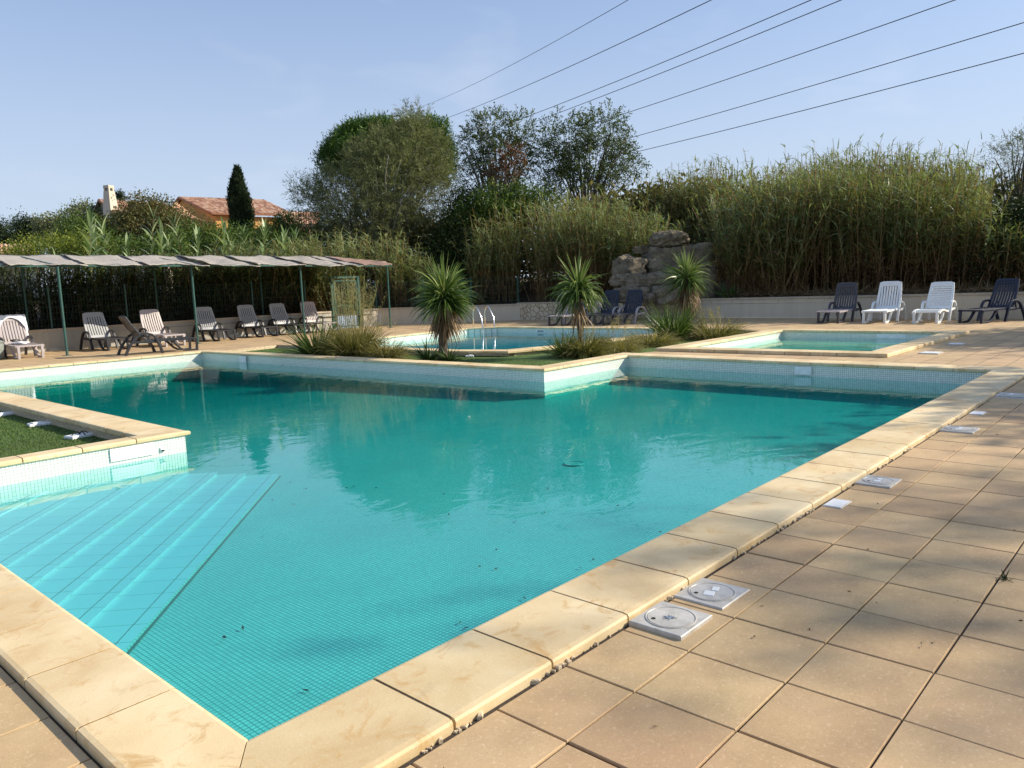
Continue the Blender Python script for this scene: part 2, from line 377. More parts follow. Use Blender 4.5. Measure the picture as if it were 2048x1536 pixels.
class MB:
    def __init__(s): s.v = []; s.f = []; s.var = []
    def quadmesh(s, V, Fs, var=None):
        b = len(s.v); s.v += [tuple(map(float, p)) for p in V]; s.f += [tuple(i+b for i in f) for f in Fs]
        s.var += [random.random() if var is None else var]*len(Fs)
    def box(s, c, d, rz=0, var=None, bev=0, tilt=0):
        x, y, z = d[0]/2, d[1]/2, d[2]/2; R = Matrix.Rotation(rz, 3, 'Z') @ Matrix.Rotation(tilt, 3, 'Y')
        if bev <= 0:
            V = [Vector((sx*x, sy*y, sz*z)) for sz in (-1, 1) for sx, sy in ((-1, -1), (1, -1), (1, 1), (-1, 1))]
            Fs = [(3, 2, 1, 0), (4, 5, 6, 7), (0, 1, 5, 4), (1, 2, 6, 5), (2, 3, 7, 6), (3, 0, 4, 7)]
        else:
            b = bev; V = []
            for zz, q in ((-z, 0), (z-b, 0), (z, b)):
                V += [Vector((sx*(x-q), sy*(y-q), zz)) for sx, sy in ((-1, -1), (1, -1), (1, 1), (-1, 1))]
            Fs = [(3, 2, 1, 0), (8, 9, 10, 11)]
            for k in (0, 4): Fs += [(k+i, k+(i+1) % 4, k+4+(i+1) % 4, k+4+i) for i in range(4)]
        s.quadmesh([R @ p + Vector(c) for p in V], Fs, var)
    def tube(s, pts, r, n=8, closed=False, var=None):
        P = [Vector(p) for p in pts]; rr = r if isinstance(r, (list, tuple)) else [r]*len(P); V = []; Fs = []
        t0 = (P[1]-P[0]).normalized(); nrm = t0.orthogonal().normalized()
        for i, p in enumerate(P):
            t = (P[min(i+1, len(P)-1)]-P[max(i-1, 0)]).normalized()
            nrm = (nrm-t*nrm.dot(t)).normalized(); bn = t.cross(nrm)
            for k in range(n):
                a = 2*math.pi*k/n; V.append(p+(nrm*math.cos(a)+bn*math.sin(a))*rr[i])
        m = len(P)
        for i in range(m-1):
            for k in range(n): Fs.append((i*n+k, i*n+(k+1) % n, (i+1)*n+(k+1) % n, (i+1)*n+k))
        Fs.append(tuple(reversed(range(n)))); Fs.append(tuple((m-1)*n+k for k in range(n)))
        s.quadmesh(V, Fs, var)
    def sweep(s, pts, w, h, side=(0, 1, 0), var=None):
        """rectangular section swept along pts; w along side, h across"""
        P = [Vector(p) for p in pts]; sd = Vector(side).normalized(); V = []; Fs = []; m = len(P)
        ws = w if isinstance(w, (list, tuple)) else [w]*m; hs = h if isinstance(h, (list, tuple)) else [h]*m
        for i, p in enumerate(P):
            t = (P[min(i+1, m-1)]-P[max(i-1, 0)]).normalized(); up = t.cross(sd).normalized()
            for a, b in ((-1, -1), (1, -1), (1, 1), (-1, 1)): V.append(p+sd*a*ws[i]/2+up*b*hs[i]/2)
        for i in range(m-1):
            for k in range(4): Fs.append((i*4+k, i*4+(k+1) % 4, (i+1)*4+(k+1) % 4, (i+1)*4+k))
        Fs.append((3, 2, 1, 0)); Fs.append(tuple((m-1)*4+k for k in range(4)))
        s.quadmesh(V, Fs, var)
    def prism(s, poly, z0, z1, var=None):
        n = len(poly); V = [(p[0], p[1], z0) for p in poly]+[(p[0], p[1], z1) for p in poly]
        s.quadmesh(V, [tuple(range(n, 2*n)), tuple(reversed(range(n)))]+[(i, (i+1) % n, n+(i+1) % n, n+i) for i in range(n)], var)
    def build(s, name, mat, parent=None, smooth=False, bev=0):
        o = mesh_from(name, s.v, s.f, mat, parent, s.var, smooth)
        if bev:
            md = o.modifiers.new('b', 'BEVEL'); md.width = bev; md.segments = 2; md.limit_method = 'ANGLE'; md.angle_limit = .7
        return o
def sheet(name, outer, holes, z, mat, zf=None):
    loops = [[Vector((p[0], p[1], 0)) for p in outer]]+[[Vector((p[0], p[1], 0)) for p in h] for h in holes]
    tri = tessellate_polygon(loops); V = [(p.x, p.y, z if zf is None else zf(p.x, p.y)) for l in loops for p in l]
    Fs = []
    for a, b, c in tri:
        A, B, Cc = Vector(V[a]), Vector(V[b]), Vector(V[c])
        Fs.append((a, b, c) if (B-A).cross(Cc-A).z > 0 else (a, c, b))
    return mesh_from(name, V, Fs, mat)
def offset_poly(P, ws):
    """outward offset (P counter-clockwise), ws = width per edge"""
    n = len(P); out = []
    for i in range(n):
        a, b, c = [np.array(P[j % n], float) for j in (i-1, i, i+1)]
        d1 = (b-a)/np.linalg.norm(b-a); d2 = (c-b)/np.linalg.norm(c-b)
        n1 = np.array([d1[1], -d1[0]]); n2 = np.array([d2[1], -d2[0]]); w1, w2 = ws[(i-1) % n], ws[i]
        A = np.array([n1, n2]); rhs = np.array([n1@(b+n1*w1), n2@(b+n2*w2)])
        out.append(b+n1*w1 if abs(np.linalg.det(A)) < 1e-3 else np.linalg.solve(A, rhs))
    return out
def coping(name, P, ws, ztop, thick, pitch, skip=()):
    """slab-by-slab stone edge round the pool polygon P (counter-clockwise)"""
    O = offset_poly(P, ws); n = len(P); mb = MB(); gp_ = MB()
    for i in range(n):
        if i in skip: continue
        a, b = np.array(P[i], float), np.array(P[(i+1) % n], float); oa, ob = O[i], O[(i+1) % n]
        Lh = np.linalg.norm(b-a); d = (b-a)/Lh; nr = np.array([d[1], -d[0]]); wd = ws[i]
        k = max(1, round(Lh/pitch)); ts = [Lh*j/k for j in range(k+1)]
        for j in range(k):
            g = .0065
            i0 = a+d*(ts[j]+g*(j > 0)) if j else a+d*.003; i1 = a+d*(ts[j+1]-g) if j < k-1 else b-d*.003
            o0 = a+d*(ts[j]+g)+nr*wd if j else oa+d*.003; o1 = a+d*(ts[j+1]-g)+nr*wd if j < k-1 else ob-d*.003
            prof = [(-.012, -thick), (-.028, -thick+.012), (-.03, -.02), (-.022, -.006), (-.005, .0), (.55, -.001), (.93, -.001), (.985, -.005), (1., -.016), (1., -thick)]
            dz = random.uniform(-.0012, .0012); V = []; np_ = len(prof)
            for (e0, e1) in ((i0, o0), (i1, o1)):
                for q, z in prof:
                    qq = q/wd if q < 0 else q
                    p = e0+(e1-e0)*qq; V.append((p[0], p[1], ztop+z+dz))
            Fs = [(m_, m_+1, np_+m_+1, np_+m_) for m_ in range(np_-1)]+[tuple(reversed(range(np_))), tuple(range(np_, 2*np_))]
            Fs = [tuple(reversed(f)) for f in Fs]
            mb.quadmesh(V, Fs)
    o = mb.build(name, M['coping']); Q = offset_poly(P, [.0]*n)
    for i in range(n):
        if i in skip: continue
        j = (i+1) % n; gp_.quadmesh([(*Q[i], ztop-.0045), (*(Q[i]+(O[i]-Q[i])*.95), ztop-.0045), (*(Q[j]+(O[j]-Q[j])*.95), ztop-.0045), (*Q[j], ztop-.0045)], [(0, 1, 2, 3)])
    gp_.build('joint', M['joint'], o); return o

# ------------------------------------------------------------------ pool geometry
POOL = [(1.20, 2.41), (13.57, 2.40), (13.72, 9.15), (10.91, 9.12), (10.56, 21.8), (-5., 21.8), (-5., 19.4), (4.06, 19.4), (4.02, 8.91), (1.2, 8.91)]
CW = [.46, .46, .42, .42, .42, .45, .45, .46, .22, .35]
WZ = -.195          # water level, main pool
ROUND = [(14.02, 12.9), (15.9, 12.35), (21.0, 12.35), (21.9, 13.5), (21.9, 20.6), (20.97, 21.35), (15.68, 20.75), (13.75, 19.2), (13.60, 15.9), (13.62, 14.2)]
KIDS = [(15.72, 4.86), (21.25, 4.82), (21.35, 9.0), (15.6, 8.95)]
def ring_walls(name, P, z0, z1, mat, kind='structure', flip=False, inset=.0):
    P2 = offset_poly(P, [inset]*len(P)); n = len(P2)
    V = [(p[0], p[1], z) for z in (z0, z1) for p in P2]
    Fs = [(i, (i+1) % n, n+(i+1) % n, n+i)[::-1] for i in range(n)]
    o = mesh_from(name, V, Fs, mat); return tag(o, kind=kind)
ring_walls('pool_wall', POOL, -2.2, .02, M['mosaic_wall'])
def ffloor(x, y): return -.50 if y < 9.5 else -.50-.22*min(1, (y-9.5)/9)
PF = POOL
tag(sheet('pool_floor', offset_poly(PF, [.03]*len(PF)), [], -.62, M['mosaic_floor'], ffloor), kind='structure')
def water(name, P, zt, zb, mat):
    Q = offset_poly(P, [.02]*len(P)); n = len(Q); loops = [[Vector((p[0], p[1], 0)) for p in Q]]
    tri = tessellate_polygon(loops); V = [(p[0], p[1], z) for z in (zt, zb) for p in Q]; Fs = []
    for a, b, c in tri:
        up = (Vector(V[b])-Vector(V[a])).cross(Vector(V[c])-Vector(V[a])).z > 0
        t3 = (a, b, c) if up else (a, c, b); Fs.append(t3); Fs.append(tuple(n+i for i in reversed(t3)))
    Fs += [(n+i, n+(i+1) % n, (i+1) % n, i) for i in range(n)]
    return tag(mesh_from(name, V, Fs, mat), kind='structure')
water('pool_water', POOL, WZ, -2.3, M['water'])
tag(coping('pool_coping', POOL, CW, .055, .06, .571), kind='structure')
# diagonal entry steps in the corner by the grass terrace
D_, N_ = np.array([.68, .735]), np.array([.735, -.68])
offs = [-2.05, -2.37, -2.65, -2.93, -3.23, -3.56, -3.92]; tz = [-.52, -.44, -.37, -.31, -.255, -.20-.04, -.225]
st = MB(); gr = MB()
tz = [-.47, -.44, -.41, -.38, -.355, -.34, -.325]; offs = [-1.99, -2.36, -2.68, -3.01, -3.38, -3.78, -4.18]
for k, (o_, z_) in enumerate(zip(offs, tz)):
    lo = -8.
    # clip the band polygon to the pool corner
    poly = [D_*2.0+N_*o_, D_*9.0+N_*o_, D_*9.0+N_*lo, D_*2.0+N_*lo]
    def clip(poly, ax, val, keep):
        res = []
        for i in range(len(poly)):
            a, b = np.array(poly[i]), np.array(poly[(i+1) % len(poly)])
            ia, ib = keep(a[ax]), keep(b[ax])
            if ia: res.append(a)
            if ia != ib: t_ = (val-a[ax])/(b[ax]-a[ax]); res.append(a+(b-a)*t_)
        return res
    e = .0006*k
    q = clip(poly, 0, 1.2+e, lambda x: x > 1.2+e) ; q = clip(q, 1, 8.905-e, lambda y: y < 8.905-e) if k >= 0 else q
    if k < 4:      # the lower steps run on past the terrace corner
        q = clip(poly, 0, 1.2+e, lambda x: x > 1.2+e)
        q2 = clip(q, 1, 8.905-e, lambda y: y < 8.905-e)
        q = q2
    zb = -.8 if k == 0 else tz[k-1]-.02
    qq = q[::-1]; m_ = len(qq); sh = -N_*.024     # risers undercut to dim the sun on them, as refraction would
    bot = [np.array(p)+(sh if abs(np.array(p)@N_-o_) < .01 else 0) for p in qq]
    st.quadmesh([(*p, z_-.035) for p in bot]+[(*p, z_) for p in qq], [tuple(range(m_, 2*m_))]+[(i, (i+1) % m_, m_+(i+1) % m_, m_+i) for i in range(m_)], .5)
    # tread joint parallel to the nose
    j = [D_*2.2+N_*(o_-.085), D_*9.0+N_*(o_-.085), D_*9.0+N_*(o_-.089), D_*2.2+N_*(o_-.089)]
    j = clip(clip(j, 0, 1.21, lambda x: x > 1.21), 1, 8.9, lambda y: y < 8.9)
    if len(j) > 2: gr.prism(j[::-1], z_-.01, z_+.002)
so_ = tag(st.build('pool_steps', M['step']), kind='structure'); 
g_ = gr.build('tread_joint', M['grout'], so_)
gl_ = MB(); a_ = D_*2.9+N_*(-1.985); b_ = D_*9.0+N_*(-1.985); 
gl_.prism([tuple(a_), tuple(D_*2.9+N_*(-1.968)), tuple(D_*9.0+N_*(-1.968)), tuple(b_)], -.52, -.494)
gl_.build('base_joint', M['grout'], so_)

# round pool & kids pool
ring_walls('round_pool_wall', ROUND, -1.6, .02, M['mosaic_wall'])
tag(sheet('round_pool_floor', offset_poly(ROUND, [.03]*10), [], -.36, M['mosaic_blue']), kind='structure')
water('round_pool_water', ROUND, -.17, -1.7, M['water_round'])
tag(coping('round_pool_coping', ROUND, [.42]*10, .045, .06, .5), kind='structure')
ring_walls('kids_pool_wall', KIDS, -.9, .02, M['mosaic_wall'])
tag(sheet('kids_pool_floor', offset_poly(KIDS, [.03]*4), [], -.21, M['kid_floor']), kind='structure')
water('kids_pool_water', KIDS, -.13, -1.0, M['water_kid'])
tag(coping('kids_pool_coping', KIDS, [.42]*4, .075, .07, .5), kind='structure')

# ------------------------------------------------------------------ deck, turf, ground
WALLP = [(23.6, -6.0), (25.45, 3.9), (27.4, 7.6+.1), (28.95, 15.8), (27.15, 24.0), (22.6, 28.9), (8.8, 29.15), (-9, 29.3)]
WALLP = [(27.3, -9.0), (28.15, 3.9), (28.45, 8.2), (28.95, 15.8), (27.15, 24.0), (22.6, 28.75), (8.8, 29.15), (-9, 29.4)]
TURF_I = [(10.98+.2, 21.8+.1), (10.98+.05, 9.6), (13.6, 9.62), (14.7, 9.62), (15.2, 9.50), (21.9, 9.50), (22.3, 12.0), (16.9, 11.9), (15.6, 11.9), (13.45, 12.5), (13.15, 14.2), (13.15, 16.0), (13.25, 19.5), (13.3, 22.4)]
TURF_I = [(10.97, 21.9), (11.32, 9.57), (14.72, 9.60), (15.15, 9.37), (21.8, 9.42), (22.6, 11.95), (15.8, 11.92), (13.8, 12.5), (13.2, 14.2), (13.2, 16.0), (13.3, 19.4), (13.35, 22.3)]
TURF_P = [(3.60, 9.10), (3.60, 18.97), (-5, 18.97), (-5, 13), (.9, 9.10)]
mid = lambda P, f: [tuple(p) for p in offset_poly(P, f)]
hp = mid(POOL, [max(.1, c-.03) for c in CW])
hp = [tuple(p) for p in hp]
NT = (0.86, 1.935)
holes = [mid(POOL, [.30, .3, .3, .3, .3, .3, .3, .3, .12, .22]), mid(ROUND, [.3]*10), mid(KIDS, [.3]*4)]
outer = [(-12, -12), (26.8, -12)]+WALLP[0:]+[(-12, 29.4)]
deck_z = 0.
def turf_hole(T): return T
def hole_ok(T): return T
# turf hole and pool holes overlap only under coping, so keep turf a sheet laid low and cut separately
pool_i = offset_poly(POOL, [.3]*9+[.22])
TI = TURF_I
island = [(10.87, 21.9), (11.2, 9.44), (14.72, 9.60), (15.15, 9.24), (21.6, 9.30), (22.6, 11.95), (15.8, 11.8), (13.8, 12.45), (13.05, 14.2), (13.1, 16.0), (13.2, 19.4), (13.3, 22.3)]
# one combined hole for main pool + island turf + round pool edge
comb = [tuple(pool_i[0]), tuple(pool_i[1]), tuple(pool_i[2]), (14.72, 9.45), (15.15, 9.27), (21.6, 9.27), (22.6, 11.95), (16.1, 12.05),
        tuple(offset_poly(ROUND, [.3]*10)[2]), tuple(offset_poly(ROUND, [.3]*10)[3]), tuple(offset_poly(ROUND, [.3]*10)[4]), tuple(offset_poly(ROUND, [.3]*10)[5]), tuple(offset_poly(ROUND, [.3]*10)[6]),
        (13.45, 19.5), (13.35, 22.35), (10.9, 21.93), tuple(pool_i[4]), tuple(pool_i[5]), (-5.3, 12), (.98, 8.9), ]
deck = sheet('paving', outer, [comb, holes[2]], 0., M['paving'])
tag(deck, kind='structure')
# lower bedding so that no gap opens under the slabs
tz_ = -.095
tp = [(-5.6, 22.3), (-5.6, 12), (.7, 8.6), (4.3, 8.6)]
def turf(name, P, z):
    P = [tuple(p) for p in P]
    o = sheet(name, P, [], z, M['turf']); return tag(o, kind='structure')
turf('lawn', [(10.80, 22.0), (11.15, 9.35), (14.72, 9.7), (15.2, 9.3), (21.7, 9.3), (22.7, 12.05), (15.9, 12.2), (13.9, 12.7), (13.4, 14.2), (13.4, 16.), (13.45, 19.4), (13.4, 22.4)], tz_)
turf('lawn_terrace', [(3.85, 9.05), (3.85, 19.2), (-5.4, 19.2), (-5.4, 12), (.9, 9.05)], -.11)
edge = MB()   # rough kerb faces round the turf
def strip(P, z0, z1):
    for a, b in zip(P[:-1], P[1:]): edge.quadmesh([(*a, z0), (*b, z0), (*b, z1), (*a, z1)], [(0, 1, 2, 3)])
strip([(14.72, 9.46), (15.15, 9.28), (21.6, 9.28), (22.6, 11.95), (16.1, 12.05), (13.9, 12.55)], -.12, -.002)
strip([(13.95, 12.58), (13.5, 14.2), (13.42, 16.), (13.46, 19.5), (13.36, 22.35), (10.9, 21.94)], -.12, -.002)
strip([(3.60, 9.12), (3.60, 19.0)], -.14, .0); strip([(3.60, 9.12), (1, 9.12)], -.14, 0)
tag(edge.build('turf_kerb', M['mortar']), kind='structure')
# terrain outside the walls: bank behind, level with the wall tops
grid = []
G0 = [(-12, -12), (26.8, -12)]+WALLP+[(-12, 29.4)]
def gz(x, y):
    return -.03 if (x, y) in ((-12., -12.), (26.8, -12.)) else .55
V = []; Fs = []; hgt = [(-.03)]*2+[.45]+[.56]*(len(G0)-3)
cx, cyy = 8., 9.
rings = [0, 3, 8, 30, 200, 1500]; hz = [0, .4, 1.2, 1.7, 1.9, 2.4]
# densify boundary
B = []; Bz = []
for i in range(len(G0)):
    a, b = np.array(G0[i], float), np.array(G0[(i+1) % len(G0)], float); za, zb = hgt[i], hgt[(i+1) % len(G0)]
    k = max(1, int(np.linalg.norm(b-a)/1.2))
    for j in range(k): B.append(a+(b-a)*j/k); Bz.append(za+(zb-za)*j/k)
nB = len(B)
for r_, h_ in zip(rings, hz):
    for p, z in zip(B, Bz):
        d = (p-np.array([cx, cyy])); d /= np.linalg.norm(d); q = p+d*r_
        V.append((q[0], q[1], z+h_*(1 if z > .1 else .1)+(rng.normal()*.06 if 0 < r_ < 20 else 0)))
for k in range(len(rings)-1):
    for i in range(nB): Fs.append((k*nB+i, k*nB+(i+1) % nB, (k+1)*nB+(i+1) % nB, (k+1)*nB+i)[::-1])
gnd = tag(mesh_from('ground', V, Fs, M['soil'], smooth=True), kind='structure')
# bedding under the whole terrace (seen only through joints)
bed = tag(sheet('bedding', [(-11.9, -11.9), (26.7, -11.9), (27.2, -9), (28.05, 3.9), (28.85, 15.8), (27, 24), (22.5, 28.6), (-11.9, 29.2)], [comb, holes[2]], -.035, M['gap']), kind='structure')
# real slabs close to the camera, laid just proud of the sheet
sl_ = MB()
def slabs(u0, u1, v0, v1, pu, pv, eu1=None, ev1=None):
    ku = np.arange(math.floor((u0-pu)/TP), math.ceil((u1-pu)/TP)); kv = np.arange(math.floor((v0-pv)/TP), math.ceil((v1-pv)/TP))
    for i in ku:
        for j in kv:
            a0, a1 = max(u0, pu+i*TP), min(u1, pu+(i+1)*TP); b0, b1 = max(v0, pv+j*TP), min(v1, pv+(j+1)*TP)
            if a1-a0 < .05 or b1-b0 < .05: continue
            g = random.uniform(.003, .0055)
            c = ((a0+a1)/2+random.uniform(-.0015, .0015), (b0+b1)/2+random.uniform(-.0015, .0015), -.012+random.uniform(-.0015, .002))
            sl_.box(c, (a1-a0-2*g, b1-b0-2*g, .05), random.uniform(-.004, .004), None, .003, random.uniform(-.003, .003))
slabs(-3, 14.35, -4.5, 1.926, 2.38, 1.585)
slabs(-3, .845, 1.94, 9, .845, 2.83)
tag(sl_.build('paving_slabs', M['paving_near']), kind='structure')
for P_ in ([(-3, -4.5), (14.36, -4.5), (14.36, 1.97), (-3, 1.97)], [(-3, 1.974), (.868, 1.974), (.868, 9), (-3, 9)]):
    tag(sheet('paving_joints', P_, [], .0035, M['gap']), kind='structure')
# crumbled mortar along the coping
cm = MB()
for k in range(420):
    u = random.uniform(.7, 13.5); s_ = random.uniform(.004, .016)*random.choice([.6, 1, 1.4])
    if math.sin(u*3.1)+math.sin(u*7.7+1) < -.3: continue
    cm.box((u, 1.944+random.uniform(-.006, .006), .006+s_*.4), (s_*2.2, s_, s_), random.uniform(0, 3), None, s_*.2)
tag(cm.build('mortar_crumbs', M['mortar']), kind='stuff', label='crumbled pale mortar along the pool edge', cat='rubble')

# ------------------------------------------------------------------ covers in the paving
def cover(name, label, u0, u1, v0, v1, ztop=.021, ring=True, worn=False, hole=(.72, .5)):
    cx_, cv = (u0+u1)/2, (v0+v1)/2; du, dv = u1-u0, v1-v0
    t = thing(name, label, 'cover', (cx_, cv, 0), 0, 'plastic covers set in the paving beside the pool')
    mb = MB(); mb.box((0, 0, ztop/2+.002), (du, dv, ztop), 0, None, .004); mb.build('frame', M['lid'], t)
    mb = MB(); r = min(du, dv)*.42
    if ring:
        pr = [(r*math.cos(a), r*math.sin(a)) for a in np.linspace(0, 2*math.pi, 40, endpoint=False)]
        mb2 = MB(); mb2.tube([(x, y, ztop+.003) for x, y in pr+pr[:1]], .0035, 6); 
        pr2 = [(x*.93, y*.93) for x, y in pr]
        mb.prism(pr2, ztop-.002, ztop+.005); ld = mb.build('lid', M['lid'], t); mb2.build('ring', M['lid'], ld)
        sl2 = MB(); sl2.prism([(r*hole[0]*math.cos(2.4)+.0105*math.cos(a), r*hole[0]*math.sin(2.4)*hole[1]*2+.0105*math.sin(a)) for a in np.linspace(0, 6.28, 14, endpoint=False)], ztop+.004, ztop+.0065); sl2.build('finger_hole', M['slot'], ld)
        if worn:
            wn = MB()
            wn.prism([((r*.32 if k % 2 else r*.13)*random.uniform(.5, 1.25)*math.cos(k*math.pi/13)-.01, (r*.26 if k % 2 else r*.12)*random.uniform(.5, 1.2)*math.sin(k*math.pi/13)) for k in range(26)], ztop+.004, ztop+.0075)
            wn.build('flaking_patch', M['slot_grey'], ld)
        else:
            wn = MB(); wn.box((-r*.25, 0, ztop+.006), (r*.5, r*.45, .0035), .3, None, .001); wn.box((r*.35, 0, ztop+.0064), (r*.45, r*.3, .0035), .3, None, .001); wn.build('grip', M['panel'], ld)
    else:
        mb.box((0, 0, ztop+.002), (du*.86, dv*.82, .006), 0, None, .001); mb.build('lid', M['panel'], t)
    return t
M['slot_grey'] = plain('flaked_blue_grey', (.22, .27, .34), .6, 0, 80, .5)
cover('skimmer_cover', 'round-lidded square cover nearest the camera, its centre flaked grey', 2.87, 3.16, 1.66, 1.935, .030, True, True)
cover('skimmer_cover', 'square cover with unworn round lid and pale cross-shaped grip, just beyond the flaked cover', 3.27, 3.57, 1.665, 1.935, .020)
cover('junction_cover', 'small blank rectangular cover between the two nearer and the third round-lidded cover', 5.23, 5.45, 1.79, 1.92, .016, False)
cover('skimmer_cover', 'third round-lidded square cover along the pool edge, between two small blank covers', 5.93, 6.22, 1.68, 1.935, .024)
cover('skimmer_cover', 'fourth round-lidded square cover along the pool edge, halfway to the far right corner', 8.37, 8.68, 1.64, 1.935, .024)
cover('junction_cover', 'small blank cover beside the pool edge just past the fourth round lid', 9.5, 9.75, 1.78, 1.92, .016, False)
cover('skimmer_cover', 'farthest round-lidded cover by the main pool, on a grey cement patch', 11.0, 11.32, 1.64, 1.935, .024)
tag(sheet('cement_patch', [(10.6, 1.1), (11.45, 1.1), (11.45, 1.93), (10.6, 1.93)], [], .0125, M['render_grey']), kind='structure')
cover('junction_cover', 'pale cover on the shaded paving off the near right corner of the kids pool', 16.2, 16.6, 3.8, 4.15, .016, False)
cover('junction_cover', 'pale cover on paving along the right side of the shallow kids pool', 18.3, 18.7, 3.85, 4.15, .016, False)

# wall fittings
def wallplate(name, label, c, d, cat, slot=False):
    t = thing(name, label, cat, c)
    mb = MB(); mb.box((0, 0, 0), d, 0, None, .004); mb.build('plate', M['panel'], t)
    if slot: mb = MB(); mb.box((0-.01 if d[0] < d[1] else 0, 0-.01 if d[1] < d[0] else 0, -.01), (d[0]*.7 if d[0] > d[1] else d[0], d[1]*.7 if d[1] > d[0] else d[1], d[2]*.35)); mb.build('slot', M['slot'], t)
    return t
wallplate('wall_panel', 'white blank panel set in the mosaic wall below the grass terrace', (3.40, 8.905, -.085), (.46, .02, .14), 'panel')
wallplate('pool_skimmer', 'white skimmer plate in the shaded far wall at the right of the main pool', (13.60, 5.35, -.10), (.02, .30, .14), 'skimmer')
wallplate('pool_skimmer', 'narrow white skimmer plate in the shaded wall by the far left corner', (10.57, 19.5, -.10), (.02, .35, .18), 'skimmer')
wallplate('pool_skimmer', 'slotted white skimmer on the far wall of the round pool', (21.89, 18.4, -.09), (.02, .42, .09), 'skimmer', True)
wallplate('pool_skimmer', 'white plate on the far wall of the kids pool', (21.28, 6.1, -.06), (.02, .7, .12), 'skimmer')
wallplate('water_inlet', 'small round-cornered inlet box beside the white panel under the terrace corner', (3.74, 8.903, -.12), (.045, .02, .05), 'inlet', True)

# ------------------------------------------------------------------ loungers
LS = 1.16
def arc(cx_, cz, r, a0, a1, n, y=0, rz=None):
    return [(cx_+r*math.cos(math.radians(a0+(a1-a0)*k/n)), y, cz+(rz or r)*math.sin(math.radians(a0+(a1-a0)*k/n))) for k in range(n+1)]
def make_lounger(name, label, m_back, m_seat, m_arm, m_leg, tilt=66, across=False, loc=(0, 0, 0), rz=0, group=None):
    t = thing(name, label, 'sun lounger', loc, rz, group)
    S = LS; W = .66*S; sc = lambda pts: [tuple(q*S for q in p) for p in pts]
    # seat: side rails and slats, gently curved
    top = [(0, 0, .33), (.25, 0, .335), (.6, 0, .325), (.95, 0, .32), (1.16, 0, .325), (1.24, 0, .30)]
    if across: top = [(0, 0, .30), (.2, 0, .28), (.45, 0, .285), (.75, 0, .335), (1.0, 0, .33), (1.22, 0, .27)]
    mb = MB()
    for s in (-1, 1): mb.sweep(sc([(x, s*.30, z) for x, y, z in top]), .06*S, .05*S)
    if across:
        for k in range(15):
            x = .04+k*.08; z = np.interp(x, [p[0] for p in top], [p[2] for p in top]); mb.box((x*S, 0, z*S+.005), (.055*S, .56*S, .022*S), 0, None, .004)
    else:
        for k in range(7): y = -.225+k*.075; mb.sweep(sc([(x, y, z+.006) for x, _, z in top]), .052*S, .02*S)
        mb.box((1.2*S, 0, .325*S), (.07*S, .6*S, .03*S), 0, None, .008)
        mb.box((.6*S, 0, .318*S), (.05*S, .6*S, .03*S))
        mb.box((.02*S, 0, .33*S), (.06*S, .6*S, .035*S))
    mb.build('seat', m_seat, t, bev=.004)
    # backrest
    A = math.radians(tilt); hx, hz_ = -.02, .34; Lb = .80
    def B(u, y, off=0):   # u along the back, slight hollow
        o = off-.03*math.sin(math.pi*u/Lb)+(.02 if u > Lb-.1 else 0)*0
        return ((hx-math.cos(A)*u-math.sin(A)*(-o))*S, y*S, (hz_+math.sin(A)*u+math.cos(A)*o)*S)
    mb = MB(); us = [0, .12, .26, .4, .54, .68, Lb-.02]
    wt = [.29, .29, .288, .282, .274, .262, .25]
    for s in (-1, 1): mb.sweep([B(u, s*w_) for u, w_ in zip(us, wt)], .062*S, .045*S)
    mb.sweep([B(Lb-.03, y) if abs(y) < .2 else B(Lb-.05, y) for y in np.linspace(-.255, .255, 9)], .07*S, .045*S, (math.cos(A), 0, -math.sin(A)))
    mb.sweep([B(Lb-.09, y) for y in np.linspace(-.25, .25, 7)], .08*S, .035*S, (math.cos(A), 0, -math.sin(A)))
    mb.sweep([B(.03, y) for y in np.linspace(-.28, .28, 5)], .09*S, .04*S, (math.cos(A), 0, -math.sin(A)))
    if across:
        for k in range(11): u = .07+k*.063; mb.sweep([B(u, y, .004) for y in np.linspace(-.27, .27, 5)], .045*S, .02*S, (math.cos(A), 0, -math.sin(A)))
    else:
        for k in range(7): y = -.21+k*.07; mb.sweep([B(u, y, .004) for u in us[:-1]], .047*S, .022*S)
    mb.build('backrest', m_back, t, bev=.004)
    # armrests sweeping down to the back legs
    for s in (-1, 1):
        y = s*.345
        mb = MB()
        mb.sweep(sc([(.33, y, 0), (.29, y, .14), (.22, y, .32), (.17, y, .44), (.11, y, .50), (.02, y, .525), (-.10, y, .525), (-.20, y, .50), (-.30, y, .43), (-.42, y, .27), (-.52, y, .10), (-.56, y, 0)]),
                 .06*S, [.075*S, .06*S, .055*S, .05*S, .045*S, .045*S, .045*S, .05*S, .055*S, .06*S, .06*S, .07*S])
        mb.sweep(sc([(.26, y-s*.02, .30), (0, y-s*.02, .31), (-.33, y-s*.02, .33)]), .05*S, .06*S)
        mb.build('armrest', m_arm, t, bev=.006)
    # looped foot legs
    for s in (-1, 1):
        y = s*.27; mb = MB()
        mb.sweep(sc([(1.22, y, .31), (1.235, y, .16), (1.225, y, .0)]), .06*S, [.06*S, .055*S, .06*S])
        mb.sweep(sc([(.60, y, .31), (.70, y, .20), (.80, y, .09), (.90, y, .035), (1.05, y, .022), (1.22, y, .022)]), .055*S, [.07*S, .055*S, .05*S, .05*S, .045*S, .045*S])
        mb.build('leg', m_leg, t, bev=.006)
    mb = MB()
    for s in (-1, 1): mb.sweep(sc([(-.34, s*.2, .33), (-.36, s*.21, .34), (-.30, s*.22, .50)]), .03*S, .03*S)
    mb.box((-.34*S, 0, .33*S), (.05*S, .68*S, .04*S)); mb.build('support_bar', m_leg, t)
    return t
LG = 'sun loungers in a row along the left wall'; RG = 'sun loungers in a row along the right wall'; CG = 'sun loungers in front of the stone wall'
dn = -math.pi/2
